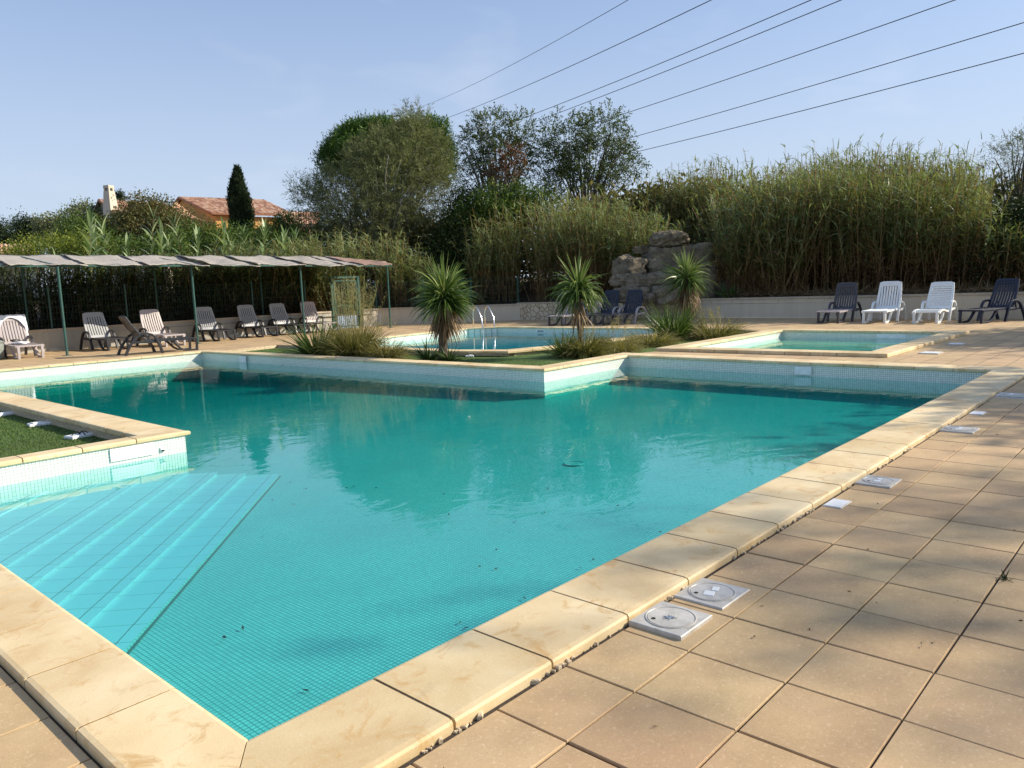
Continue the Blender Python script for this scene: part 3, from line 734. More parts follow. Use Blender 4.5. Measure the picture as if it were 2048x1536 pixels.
a = make_lounger('sun_lounger', 'grey lounger with black legs, just right of the second canopy post', M['grey_resin'], M['black_resin'], M['black_resin'], M['black_resin'], 66, False, (14.05, 28.25, .0), dn-.04, LG)
dup(a, (15.9, 28.45, 0), dn-.02, 'grey lounger with a dark diagonal shadow on its back, second right of the second post')
dup(a, (17.35, 28.5, 0), dn-.02, 'grey lounger with dark top edge, third right of the second post')
dup(a, (10.05, 28.05, 0), dn+.02, 'grey-backed lounger standing alone between the first post and the black lounger seen from the side')
b_ = make_lounger('sun_lounger', 'taupe lounger standing behind the black one seen from the side', M['taupe_resin'], M['taupe_resin'], M['black_resin'], M['taupe_resin'], 68, False, (11.75, 27.6, 0), dn+.02, LG)
dup(b_, (18.7, 28.35, 0), dn-.05, 'taupe lounger behind the third canopy post, nearest the green gate')
dup(b_, (7.42, 27.55, 0), dn-.02, 'taupe lounger draped with a white towel, left of the first post')
c_ = make_lounger('sun_lounger', 'black lounger turned side-on at the edge of the pool by the far left corner', M['black_resin'], M['black_resin'], M['black_resin'], M['black_resin'], 55, False, (9.75, 23.75, 0), -.12, LG)
r1 = make_lounger('sun_lounger', 'anthracite lounger with pale grey seat, leftmost of the four by the right wall', M['anthracite'], M['taupe_resin'], M['anthracite'], M['anthracite'], 72, False, (26.85, 9.2, 0), math.pi, RG)
make_lounger('sun_lounger', 'white lounger with tall rounded slatted back, beside the anthracite one', M['white_resin'], M['white_resin'], M['white_resin'], M['white_resin'], 70, False, (26.95, 7.85, 0), math.pi+.02, RG)
make_lounger('sun_lounger', 'white lounger with horizontal slats and square top, left of the navy one', M['white_resin'], M['white_resin'], M['white_resin'], M['white_resin'], 60, True, (26.9, 6.35, 0), math.pi, RG)
n_ = make_lounger('sun_lounger', 'navy blue lounger, rightmost of the four by the right wall', M['navy_resin'], M['navy_resin'], M['navy_resin'], M['navy_resin'], 66, False, (27.0, 4.72, 0), math.pi-.34, RG)
g_ = make_lounger('sun_lounger', 'grey lounger half hidden by the middle yucca, before the stone wall', M['anthracite'], M['taupe_resin'], M['taupe_resin'], M['anthracite'], 68, False, (24.65, 18.75, 0), math.pi, CG)
g2 = make_lounger('sun_lounger', 'navy-backed lounger with grey frame, right of the middle yucca', M['navy_resin'], M['anthracite'], M['taupe_resin'], M['anthracite'], 70, False, (25.2, 16.6, 0), math.pi, CG)
dup(g2, (25.3, 17.75, 0), math.pi+.02, 'dark lounger behind the middle yucca trunk, between the other two by the stone wall')
# towel over the left-most lounger: follows the back
def towel():
    A = math.radians(68); V = []; Fs = []; nu, nv = 26, 18
    x0, y0, z0 = 7.42, 27.55, 0; rz = dn-.02; c, s = math.cos(rz), math.sin(rz)
    for i in range(nu+1):
        for j in range(nv+1):
            y = -.36+.72*j/nv; q = i/nu
            # drape profile: front hem rises in the middle like an arch
            hem = .34+.40*(1-abs(y/.36)**2.2)
            if q < .5:
                u = hem+(.83-hem)*(q/.5); off = .055-.02*math.sin(math.pi*u/.8)
            else: u = .83-.62*(q-.5)/.5; off = -.06
            if .44 < q < .56: off = .055-.115*(q-.44)/.12; u = .835
            off += .008*math.sin(y*31+i*.7)+.006*math.sin(y*57+i)
            yy = y*(1.0 if abs(y) < .33 else 1.02)
            lx = (-.02-math.cos(A)*u+math.sin(A)*off)*LS; lz = (.34+math.sin(A)*u+math.cos(A)*off)*LS; ly = yy*LS*.98
            V.append((x0+c*lx-s*ly, y0+s*lx+c*ly, z0+lz))
    for i in range(nu):
        for j in range(nv): Fs.append((i*(nv+1)+j, i*(nv+1)+j+1, (i+1)*(nv+1)+j+1, (i+1)*(nv+1)+j))
    o = mesh_from('towel', V, Fs, M['towel_w'], smooth=True); sd = o.modifiers.new('s', 'SOLIDIFY'); sd.thickness = .012
    tag(o, 'white towel draped over the back of the leftmost taupe lounger', 'towel')
towel()
def crumple(name, label, cat, c, d, mat, seed, rough=.25):
    r = np.random.default_rng(seed); V = []; Fs = []; nu, nv = 22, 14
    ph = r.uniform(0, 6, 8)
    for i in range(nv+1):
        th = math.pi*i/nv
        for j in range(nu):
            f = 2*math.pi*j/nu; k = 1+rough*(math.sin(3*f+ph[0]+2*th)+.6*math.sin(5*f+ph[1]-3*th)+.5*math.sin(7*th+ph[2]))*math.sin(th)
            V.append((c[0]+d[0]*k*math.sin(th)*math.cos(f), c[1]+d[1]*k*math.sin(th)*math.sin(f), max(c[2]-d[2]*.4, c[2]+d[2]*k*math.cos(th)*.8)))
    for i in range(nv):
        for j in range(nu): Fs.append((i*nu+j, (i+1)*nu+j, (i+1)*nu+(j+1) % nu, i*nu+(j+1) % nu))
    return tag(mesh_from(name, V, Fs, mat, smooth=True), label, cat)
crumple('folded_towel', 'white folded towel lying on the seat of the towel-draped lounger', 'towel', (7.42, 27.15, .435), (.24, .22, .06), M['towel_w'], 3, .12)
crumple('beach_bag', 'small dark-and-white bag lying on the folded towel', 'bag', (7.36, 27.35, .50), (.12, .10, .07), M['anthracite'], 5, .25)
bn = thing('litter_bin', 'low grey rounded bin at the left edge beside the towel-draped lounger', 'bin', (6.62, 26.9, 0))
mb = MB(); mb.tube([(0, 0, .0), (0, 0, .1), (0, 0, .45), (0, 0, .50)], [.24, .27, .30, .28], 20); mb.build('body', M['bin'], bn, True)
mb = MB(); mb.tube([(0, 0, .50), (0, 0, .53), (0, 0, .58), (0, 0, .60)], [.31, .31, .22, .05], 20); mb.build('lid', M['bin'], bn, True)

# ------------------------------------------------------------------ walls
def wall(name, label, P, h0, h1, mat, capm, th=.28, cap=.07, out=.04, group=None):
    """P runs so that the pool side is on the right-hand side of the direction"""
    t = thing(name, label, 'wall', (*P[0], 0), 0, group); P = [np.array(p, float) for p in P]
    mb = MB(); cb = MB(); n = len(P); o0 = P[0]
    def nrm(i):
        d = (P[min(i+1, n-1)]-P[max(i-1, 0)]); d /= np.linalg.norm(d); return np.array([d[1], -d[0]])   # towards pool
    for i in range(n-1):
        a, b = P[i], P[i+1]; na, nb = nrm(i), nrm(i+1)
        if n == 2 or i == 0: na = nrm(0) if n > 2 else na
        ha = h0+(h1-h0)*i/(n-1); hb = h0+(h1-h0)*(i+1)/(n-1)
        L_ = np.linalg.norm(b-a); K = max(1, round(L_/1.0))
        for (w0, w1, z0, za, zb, m_, g) in ((0, -th, -.1, ha-cap, hb-cap, mb, 0), (out, -th-out, None, ha, hb, cb, .003)):
            kk = K if m_ is cb else 1
            for j in range(kk):
                f0, f1 = j/kk, (j+1)/kk; p0, p1 = a+(b-a)*f0, a+(b-a)*f1; d = (b-a)/L_
                if m_ is cb: p0 = p0+d*g; p1 = p1-d*g
                n0, n1 = na+(nb-na)*f0, na+(nb-na)*f1
                z_0 = za+(zb-za)*f0; z_1 = za+(zb-za)*f1
                b0, b1 = (z0, z0) if z0 is not None else (z_0-cap, z_1-cap)
                if m_ is cb: b0 += .0; b1 += .0
                q = [p0+n0*w0, p1+n1*w0, p1+n1*w1, p0+n0*w1]; zz0 = [b0, b1, b1, b0]; zz1 = [z_0, z_1, z_1, z_0]
                V = [(x[0]-o0[0], x[1]-o0[1], z) for x, z in zip(q, zz0)]+[(x[0]-o0[0], x[1]-o0[1], z) for x, z in zip(q, zz1)]
                m_.quadmesh(V, [(3, 2, 1, 0), (4, 5, 6, 7), (0, 1, 5, 4), (1, 2, 6, 5), (2, 3, 7, 6), (3, 0, 4, 7)])
    mb.build('face', mat, t); cb.build('coping_stone', capm, t, bev=.006); return t
wall('garden_wall', 'long low grey rendered wall under the reed canopy behind the left loungers', [(-9, 29.4), (8.8, 29.15), (20.05, 28.9)], .70, .80, M['render_grey'], M['cap'])
wall('garden_wall', 'short sunlit cream wall right of the green gate', [(21.75, 28.85), (22.6, 28.72)], .80, .80, M['render'], M['cap'])
wall('garden_wall', 'pale wall behind the yucca running from the gate corner to the stone-faced wall', [(22.606, 28.715), (27.12, 24.02)], .80, .76, M['render'], M['cap'])
wall('stone_wall', 'low wall faced with crazy-paved stone below the rocks', [(27.09, 24.16), (28.93, 15.78)], .805, .765, M['stone'], M['cap'], .34, .05, .03)
wall('garden_wall', 'long cream rendered retaining wall behind the right-hand loungers', [(28.97, 15.75), (28.45, 8.2), (28.15, 3.9), (27.3, -9)], .78, .84, M['render'], M['cap'])

# ------------------------------------------------------------------ pergola with reed mats
pg = thing('pergola', 'green steel frame carrying a sagging reed-mat canopy over the left loungers', 'pergola', (8.4, 26.4, 0))
def loc(p): return (p[0]-8.4, p[1]-26.4, p[2])
PX = [4.15, 8.35, 12.7, 17.05, 21.35]; ftop = [2.72, 2.71, 2.69, 2.66, 2.63]
for x, z in zip(PX, ftop):
    mb = MB(); yb = 26.05 if x < 10 else 26.45
    mb.tube([loc((x, yb, 0)), loc((x, yb, z))], .038, 10); mb.box(loc((x, yb, .006)), (.22, .22, .012), 0, None, .003); mb.build('post', M['green_metal'], pg)
for i in range(len(PX)-1):
    mb = MB(); mb.sweep([loc((PX[i]-(.1 if i else .5), 26.25, ftop[i]+.03)), loc((PX[i+1]+.1, 26.25, ftop[i+1]+.03))], .06, .06, (0, 1, 0)); mb.build('beam', M['green_metal'], pg)
for x, z in zip(PX, ftop):
    mb = MB(); mb.sweep([loc((x, 26.2, z+.04)), loc((x, 29.35, 3.17))], .05, .05, (1, 0, 0)); mb.build('rafter', M['green_metal'], pg)
mb = MB(); mb.sweep([loc((3, 29.45, 3.16)), loc((21.6, 29.45, 3.16))], .06, .06, (0, 1, 0)); mb.build('rear_beam', M['green_metal'], pg)
for x in PX:
    mb = MB(); mb.tube([loc((x, 29.45, .5)), loc((x, 29.45, 3.15))], .035, 8); mb.build('rear_post', M['green_metal'], pg)
def mat_sheet(u0, u1, mat, seed, shear=0, tri=False):
    r = np.random.default_rng(seed); nu, nv = 16, 12; V = []; Fs = []; ph = r.uniform(0, 6, 4)
    for i in range(nu+1):
        for j in range(nv+1):
            f, g = i/nu, j/nv
            u = u0+(u1-u0)*f+shear*g; v = 26.12+3.45*g-(.10*math.sin(f*6.3+ph[0])*(1-g))
            if tri: v = 26.2+3.3*g*(1-.75*max(0, f-.3)/.7)
            zf = np.interp(u, PX, ftop)+.075; zr = 3.235
            z = zf+(zr-zf)*(v-26.12)/3.45
            fr = ((u-PX[0]) % 4.3)/4.3
            z += -.06*math.sin(math.pi*fr)*(1-g)*(.4+.6*math.sin(ph[1]*3+u)**2)-.03*math.sin(math.pi*g)*abs(math.sin(u*1.9+ph[1]))+.02*(1-f)**3+.02*math.sin(f*9+ph[2])+.015*math.sin(g*11+f*5)
            z += .05*(f < .02)+.03*r.normal()*.25
            V.append(loc((u, v, z)))
    for i in range(nu):
        for j in range(nv): Fs.append((i*(nv+1)+j, (i+1)*(nv+1)+j, (i+1)*(nv+1)+j+1, i*(nv+1)+j+1))
    o = mesh_from('reed_mat', V, Fs, mat, pg, smooth=True); sd = o.modifiers.new('s', 'SOLIDIFY'); sd.thickness = .02; return o
k = 0; u = 3.0
for wd, sh in ((2.0, .3), (2.0, .1), (2.1, .6), (1.9, .5), (2.05, .8), (1.95, .7), (2.0, .9), (1.9, .8), (.9, .9)):
    mat_sheet(u, u+wd+.12, M['reed_mat'], 20+k, .5); u += wd; k += 1
bm_ = mat_sheet(u+.1, 21.45, M['reed_mat_brown'], 40, .3, True); bm_['label'] = 'brown torn reed mat at the right end'
# ------------------------------------------------------------------ fence behind the left wall, gate
fn = thing('mesh_fence', 'dark green wire mesh fence standing on the wall behind the left loungers', 'fence', (8, 29.25, .6))
def wire_panel(mb, a, b, z0, z1, sp=.07):
    a = np.array(a); b = np.array(b); L_ = np.linalg.norm(b-a); d = (b-a)/L_; k = int(L_/sp)
    for i in range(k+1):
        p = a+d*(i*sp); mb.box((p[0], p[1], (z0+z1)/2), (.004, .004, z1-z0))
    for z in np.linspace(z0, z1, 8): mb.sweep([(a[0], a[1], z), (b[0], b[1], z)], .004, .004, (0, 0, 1))
for i, u in enumerate(np.arange(-1, 20.4, 2.5)):
    mb = MB(); mb.box((u-8, 0, .75), (.05, .05, 1.7)); mb.build('fence_post', M['green_metal'], fn)
    if u < 19: mb = MB(); wire_panel(mb, (u-8, 0.), (u+2.5-8, 0.), .05, 1.5, .1); mb.build('wire_panel', M['green_metal'], fn)
f2 = thing('mesh_fence', 'dark green wire mesh fence right of the gate above the corner wall', 'fence', (22.6, 28.9, .7))
mb = MB(); wire_panel(mb, (-.8, .1), (0, 0.05), .05, 1.3, .1); wire_panel(mb, (0, 0.05), (4.6, -4.75), .05, 1.3, .1); mb.build('wire_panel', M['green_metal'], f2)
for p in ((0, .05), (1.55, -1.55), (3.1, -3.15), (4.6, -4.75)): mb = MB(); mb.box((*p, .6), (.05, .05, 1.5)); mb.build('fence_post', M['green_metal'], f2)
gt = thing('garden_gate', 'tall green metal gate with bars between the left and right garden walls', 'gate', (20.9, 28.95, 0))
for sx in (-.72, .72): mb = MB(); mb.box((sx, 0, 1.15), (.11, .11, 2.3)); mb.build('gate_post', M['green_metal'], gt)
mb = MB(); mb.box((0, 0, 2.27), (1.33, .08, .08)); mb.build('top_bar', M['green_metal'], gt)
mb = MB()
for sx in (-.58, .60): mb.box((sx, 0, 1.1), (.06, .05, 2.1))
for z in (.08, 1.0, 2.12): mb.box((.01, 0, z), (1.118, .04, .05))
for x in np.linspace(-.5, .52, 11): mb.box((x, 0, 1.1), (.016, .016, 2.0))
lf = mb.build('gate_leaf', M['green_metal'], gt); mb = MB(); mb.box((.5, -.06, 1.05), (.1, .03, .03)); mb.build('handle', M['steel'], lf)

# pool ladder on the round pool
ld = thing('pool_ladder', 'polished steel pool ladder with two arched handrails at the far side of the round pool', 'ladder', (20.9, 21.1, 0))
lp = gp(966, 657, .04); 
ld.location = (21.62, 20.80, .04); 
for k in (0, 1):
    y = -.25 if k == 0 else .3
    pts = [(.62, y, -.03), (.60, y, .45)]+[(.40+.20*math.cos(a), y, .50+.26*math.sin(a)) for a in np.linspace(.2, 2.6, 9)]+[(.02, y, .35), (-.09, y, -.2), (-.10, y, -.75)]
    pts = [(-x*.0+x*1.0, yy, z*1.05) for x, yy, z in pts]
    mb = MB(); mb.tube(pts, .028, 10); mb.build('handrail', M['steel'], ld, True)
for z in (-.25, -.45, -.65): mb = MB(); mb.box((-.09, .02, z), (.08, .53, .03)); mb.build('step', M['steel'], ld)
ld.rotation_euler = (0, 0, 1.35)

# loose white lamp covers lying on the turf
def lampcover(label, c, rz, wire=False):
    t = thing('lamp_cover', label, 'cover', c, rz, 'white pool lamp covers lying on the turf')
    mb = MB(); mb.box((0, 0, .02), (.30, .20, .035), 0, None, .008); mb.build('plate', M['panel'], t)
    mb = MB()
    if wire:
        for k in range(4): a = k*1.6; mb.tube([(0, 0, .04), (.03*math.cos(a), .03*math.sin(a), .075), (.08*math.cos(a), .08*math.sin(a), .06), (.11*math.cos(a), .11*math.sin(a), .035)], .006, 6)
        mb.build('cable', M['slot'], t)
    else:
        mb.box((-.05, -.02, .045), (.14, .1, .016), .3, None, .004); mb.build('cap', M['panel'], t)
lampcover('white lamp cover with a dark cable on the terrace turf, nearest the corner', (*gp(160, 873, -.1)[:2], -.108), .2, True)
lampcover('white lamp cover without cable on the terrace turf, middle of the three', (*gp(81, 849, -.1)[:2], -.108), -.1)
lampcover('white lamp cover at the left edge of the photo, farthest on the terrace turf', (*gp(8, 830, -.1)[:2], -.108), .3)
lampcover('white lamp cover on the island turf between the big yucca and the round pool', (*gp(941, 713, -.09)[:2], -.092), .6)

# ------------------------------------------------------------------ vegetation helpers
class Lf:
    """collects leaf quads (vectorised)"""
    def __init__(s): s.V = []; s.F = []; s.c = []; s.n = 0
    def add(s, V, F, c): s.V.append(V); s.F.append(F+s.n); s.c.append(c); s.n += len(V)
    def rhomb(s, P, D, L_, W_, c, bend=0.):
        P = np.asarray(P, float); N = len(P); D = D/np.linalg.norm(D, axis=1, keepdims=True)
        r = rng.normal(size=(N, 3)); S_ = np.cross(D, r); S_ /= np.linalg.norm(S_, axis=1, keepdims=True)+1e-9
        L_ = np.broadcast_to(L_, (N,))[:, None]; W_ = np.broadcast_to(W_, (N,))[:, None]
        tip = P+D*L_; tip[:, 2] -= (bend*L_[:, 0]); m = P+D*L_*.5
        V = np.stack([P, m+S_*W_*.5, tip, m-S_*W_*.5], 1).reshape(-1, 3)
        s.add(V, np.arange(4*N).reshape(N, 4), np.broadcast_to(c, (N,)).copy())
    def blades(s, P, D, L_, W_, c, droop=.5, seg=3, flat=None, taper=True):
        """curved strap leaves: start P, direction D, droop = fraction bent to gravity"""
        P = np.asarray(P, float); N = len(P); D = D/np.linalg.norm(D, axis=1, keepdims=True)
        L_ = np.broadcast_to(L_, (N,)); W_ = np.broadcast_to(W_, (N,)); dr = np.broadcast_to(droop, (N,))
        up = np.array([0, 0, 1.]); S_ = np.cross(D, up)+rng.normal(size=(N, 3))*(.25 if flat is None else flat); S_ /= np.linalg.norm(S_, axis=1, keepdims=True)+1e-9
        pts = []; p = P.copy(); d = D.copy()
        for k in range(seg+1):
            w_ = W_*(1-(k/seg)**1.6*.93)*(.75+.5*math.sin(min(1, (k+.4)/seg*1.6)*1.57)) if taper else W_
            pts.append((p-S_*w_[:, None]*.5, p+S_*w_[:, None]*.5))
            p = p+d*(L_/seg)[:, None]; d = d.copy(); d[:, 2] -= dr*(1.7/seg)*(1+.4*k); d /= np.linalg.norm(d, axis=1, keepdims=True)
        V = np.stack([q for pr in pts for q in pr], 1).reshape(-1, 3); b = (np.arange(N)*2*(seg+1))[:, None]
        for k in range(seg): s_ = 2*k; s.F.append(s.n+b+np.array([[s_, s_+1, s_+3, s_+2]]))
        s.V.append(V); s.n += len(V); s.c += [np.broadcast_to(c, (N,)).copy()]*seg
    def build(s, name, mat, parent=None):
        return mesh_from(name, np.concatenate(s.V), np.concatenate(s.F), mat, parent, np.clip(np.concatenate(s.c), 0, 1))
def unit(N, up=0.):
    d = rng.normal(size=(N, 3)); d /= np.linalg.norm(d, axis=1, keepdims=True); d[:, 2] += up
    return d/np.linalg.norm(d, axis=1, keepdims=True)
def vnoise(P, s, seed=0):
    r = np.random.default_rng(seed); o = 0
    for k in range(5): a = r.normal(size=3)*s*(1+.5*k); o = o+np.sin(P@a+r.uniform(0, 6))
    return o/5
def crown(lf, blobs, n, size, cl=.35, per=14, shade=(.5, .25), aspect=.5, up=.25, seed=0, hollow=.45, skew=0., spray=0.):
    """blobs: (centre, radii). clusters near the surface of uneven ellipsoids, each with a handful of leaves"""
    vol = np.array([np.prod(b[1])**(2/3) for b in blobs]); pr = vol/vol.sum(); tot = []
    for (c, r), q in zip(blobs, pr):
        N = max(4, int(n/per*q)); d = unit(N); rad = (hollow+(1-hollow)*rng.random(N)**.6)
        rr = rad*(1+.34*vnoise(d*3, 1.0, seed+int(abs(c[0]*7)) % 97)+.22*vnoise(d*8, 1, seed+5))
        C_ = np.array(c)+d*np.array(r)*rr[:, None]; tot.append((C_, d))
    C_ = np.concatenate([t[0] for t in tot]); Dd = np.concatenate([t[1] for t in tot]); N = len(C_)
    tone = np.clip(shade[0]+shade[1]*rng.normal(size=N), 0, 1)
    k = np.repeat(np.arange(N), per)
    if spray > 0:     # leaves strung along short twigs
        f = np.tile(np.linspace(0, 1, per), N)[:, None]; tw = Dd+unit(N, .3)*.7; tw[:, 2] += skew; tw /= np.linalg.norm(tw, axis=1, keepdims=True)
        P = C_[k]+tw[k]*f*spray; P[:, 2] -= (f[:, 0]**2)*spray*.25; P += rng.normal(size=P.shape)*cl*.12; D = tw[k]*.8+unit(len(k))*.8
    else:
        P = C_[k]+rng.normal(size=(len(k), 3))*cl*.5; D = unit(len(k), up)+Dd[k]*.5
    L_ = size*rng.uniform(.6, 1.3, len(k)); lf.rhomb(P, D, L_, L_*aspect, np.clip(tone[k]+rng.normal(size=len(k))*.12, 0, 1))
    return C_
def limbs(mb, base, C_, trunk_r, h_split, n=14, wob=.12, lean=(0, 0), seg=5, top=None):
    base = np.array(base, float); fork = base+np.array([lean[0], lean[1], h_split]); idx = rng.choice(len(C_), min(n, len(C_)), replace=False)
    pts = [base+(fork-base)*f+np.array([rng.normal()*wob*.3, rng.normal()*wob*.3, 0])*(0 < f < 1) for f in np.linspace(0, 1, 5)]
    mb.tube(pts, [trunk_r*(1.25-.45*f) for f in np.linspace(0, 1, 5)], 8)
    for i in idx:
        e = C_[i]; s0 = fork if rng.random() < .7 else base+(fork-base)*rng.uniform(.6, 1)
        L_ = np.linalg.norm(e-s0); q = []
        for f in np.linspace(0, 1, seg+1): 
            p = s0+(e-s0)*f; p = p+rng.normal(size=3)*wob*L_*.12*(0 < f < 1); p[2] += math.sin(f*math.pi)*L_*.06; q.append(p)
        r0 = trunk_r*rng.uniform(.28, .5); mb.tube(q, [r0*(1-.85*f)+.006 for f in np.linspace(0, 1, seg+1)], 5)
def tree(name, label, base, blobs, n, size, leaf, bark, r, hs, group=None, limbs_n=14, cat='tree', lean=(0, 0), **kw):
    t = thing(name, label, cat, base, 0, group); b = np.array(base)
    B_ = [(np.array(c)-b, rr) for c, rr in blobs]; lf = Lf(); C_ = crown(lf, B_, n, size, **kw)
    lf.build('crown', leaf, t); mb = MB(); limbs(mb, (0, 0, 0), C_, r, hs, limbs_n, lean=lean); mb.build('trunk', bark, t, True)
    return t
def PB(px, py, dep, rx, ry=None, rd=None):
    """a crown lobe centred at pixel, radii in photo pixels"""
    k = dep/FPX; return (at(px, py, dep), (rx*k, (rd or rx)*k, (ry or rx)*k))
def gbase(px, dep, z=.6):
    p = at(px, 560, dep); return (p[0], p[1], z)

# ------------------------------------------------------------------ reed thickets
def reeds(name, label, region, n, hfun, base_z, leafL=.42, leafW=.040, per=22, dead=.42, seed=1, plume=.5, lean=.10, cover=.9, mat='reed_green'):
    """region(n) -> xy positions; hfun(xy) -> heights"""
    XY = region(n); n = len(XY); H_ = hfun(XY)*np.clip(1.0-.22*rng.random(n)**1.5+.045*rng.normal(size=n)+.10*vnoise(np.column_stack([XY, XY[:, 0]*0]), .9, seed+40), .5, 1.2)*np.where(rng.random(n) < .06, rng.uniform(1.05, 1.16, n), 1)*np.where(rng.random(n) < .45, rng.uniform(.5, .92, n), 1); lf = Lf(); st_ = Lf()
    ln = rng.normal(size=(n, 2))*lean; z0 = base_z(XY)
    P0 = np.column_stack([XY, z0]); D0 = np.column_stack([ln, np.ones(n)])
    st_.blades(P0, D0, H_, .022, rng.random(n), droop=.05, seg=4, flat=1, taper=False)
    k = np.repeat(np.arange(n), per); f = rng.uniform(.06, 1., len(k))**.92; hh = H_[k]*f
    P = P0[k]+D0[k]*hh[:, None]/np.linalg.norm(D0[k], axis=1, keepdims=True); P[:, 2] -= .02
    a = rng.uniform(0, 2*math.pi, len(k)); el = rng.uniform(-.25, 1.15, len(k)); D = np.column_stack([np.cos(a)*np.cos(el), np.sin(a)*np.cos(el), np.sin(el)])
    # a gentle wind set: leaves lean the same way
    D[:, 0] -= .15; D[:, 1] += .2
    patch = vnoise(P, .55, seed)*.30+vnoise(P, 1.6, seed+9)*.25+np.repeat(rng.normal(size=n)*.12, per)
    tone = np.clip((f-dead)*1.5+.42+patch+rng.normal(size=len(k))*.13, 0, 1)
    low = f < dead*.8; L_ = leafL*rng.uniform(.55, 1.25, len(k))*np.where(low, .8, 1)
    lf.blades(P, D, L_, leafW*rng.uniform(.7, 1.3, len(k)), tone, droop=rng.uniform(.15, .75, len(k)), seg=2)
    lf.V.append(np.concatenate(st_.V)); lf.F += [x+lf.n for x in st_.F]; lf.n += st_.n; lf.c += [np.clip(c*.45, 0, .45) for c in st_.c]
    o = lf.build(name, M[mat]); return tag(o, label, 'reeds', None, 'stuff')
def strip_region(P, d0, d1, f0=0, f1=1):
    """points in a band d0..d1 metres behind polyline P"""
    P = [np.array(p, float) for p in P]; L_ = [np.linalg.norm(b-a) for a, b in zip(P[:-1], P[1:])]; T = sum(L_)
    def reg(n):
        s = rng.uniform(f0*T, f1*T, n); o = np.zeros((n, 2)); acc = 0
        for (a, b), l in zip(zip(P[:-1], P[1:]), L_):
            m = (s >= acc) & (s <= acc+l); d = (b-a)/l; nr = np.array([-d[1], d[0]])
            w_ = d0+(d1-d0)*rng.random(m.sum()); o[m] = a+np.outer(s[m]-acc, d)+np.outer(w_, nr); acc += l
        return o
    return reg
# heights follow the thicket's skyline measured in the photograph (px -> py), turned into metres at the reeds' distance
def skyline(pts):
    xs = [p[0] for p in pts]; ys = [p[1] for p in pts]
    def f(XY):
        rel = np.column_stack([XY, np.full(len(XY), .0)]); w_ = rel@Fv; px = 1024+FPX*((rel-[0, 0, CH])@Rv)/((rel-[0, 0, CH])@Fv)
        py = np.interp(px, xs, ys); dep = np.maximum(8, (rel-[0, 0, CH])@Fv)
        hor = 575-(px-1024)*math.tan(-ROLL)*1.0
        hor = 768-FPX*math.tan(PITCH)/math.cos(ROLL)+0-(px-1024)*math.tan(-ROLL)
        z = CH+(hor-py)/FPX*dep; return np.maximum(.6, z-.9)
    return f
RW = [(22.6, -9), (25.9, 3.9), (27.35, 8.2), (28.97, 15.75)]     # pool side on the left; behind = right
def behind(P): return list(reversed(P))
def bz(h): return lambda XY: np.full(len(XY), h)
sk_r = skyline([(1180, 400), (1270, 385), (1340, 368), (1430, 366), (1530, 352), (1600, 350), (1700, 340), (1800, 346), (1900, 344), (1950, 375), (1985, 440), (2100, 470), (2600, 470)])
RB = [(27.7, -2), (28.15, 3.9), (28.45, 8.2), (28.8, 14.6)]
def reg_r(d0, d1, P=RB):
    Q = [(p[0], p[1]) for p in P]; r_ = strip_region(Q, -d1, -d0); return r_
reeds('reed_thicket', 'tall green and brown reed thicket behind the right-hand retaining wall', reg_r(1.6, 6.5), 3600, sk_r, lambda XY: .85+rng.random(len(XY))*.1, per=30, seed=3, dead=.5)
reeds('reed_thicket', 'leaning reeds spilling over the right end of the rock cascade', reg_r(.8, 3.2, [(28.6, 12.0), (28.93, 15.4)]), 420, skyline([(1370, 450), (1400, 405), (1440, 372), (1480, 362), (1540, 355)]), bz(.9), per=28, seed=4, dead=.3, lean=.22)
RC = [(28.6, 13.0), (28.9, 15.8), (28.2, 19.0)]
reeds('reed_thicket', 'reeds growing up behind and above the rock cascade', reg_r(5.5, 9.5, [(28.3, 8.0), (28.95, 15.8), (28.2, 20.0)]), 2300, skyline([(1000, 420), (1180, 405), (1260, 385), (1340, 356), (1430, 352), (1500, 348), (1560, 342), (1700, 325)]), bz(1.2), per=26, seed=5, dead=.5)
reeds('reed_thicket', 'broad leaning clump of reeds left of the rocks above the stone wall', reg_r(.9, 6.0, [(28.7, 17.8), (27.15, 24.0), (25.6, 25.6)]), 1700, skyline([(820, 560), (900, 505), (960, 452), (1000, 425), (1060, 402), (1150, 390), (1230, 400), (1300, 430)]), bz(.85), per=26, seed=8, dead=.42, lean=.16)
reeds('reed_thicket', 'lower yellowish reeds hanging over the fence by the green gate', reg_r(.5, 4.5, [(25.9, 25.3), (22.6, 28.8), (16.0, 29.3)]), 1500, skyline([(560, 490), (600, 475), (700, 462), (780, 460), (840, 490), (880, 540), (930, 580)]), bz(.7), per=26, seed=9, dead=.35, lean=.18)
# reeds in the shade behind the canopy, their leaf colour darkened to deepen it
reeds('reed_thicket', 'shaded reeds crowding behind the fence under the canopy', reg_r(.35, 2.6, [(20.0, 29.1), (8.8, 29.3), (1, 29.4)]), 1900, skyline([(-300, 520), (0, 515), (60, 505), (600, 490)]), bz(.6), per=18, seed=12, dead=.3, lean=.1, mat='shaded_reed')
# dry litter at the foot of the reeds on the right
lt = Lf(); XY = reg_r(.2, 2.4)(5200); lt.blades(np.column_stack([XY, .80+.12*rng.random(len(XY))+.05*np.abs(rng.normal(size=len(XY)))]), unit(len(XY))*[1, 1, .35], rng.uniform(.2, .8, len(XY)), .02, rng.uniform(0, .9, len(XY)), .1, 2)
tag(lt.build('reed_litter', M['cane']), 'dry fallen reed stems on the bank behind the right wall', 'litter', None, 'stuff')

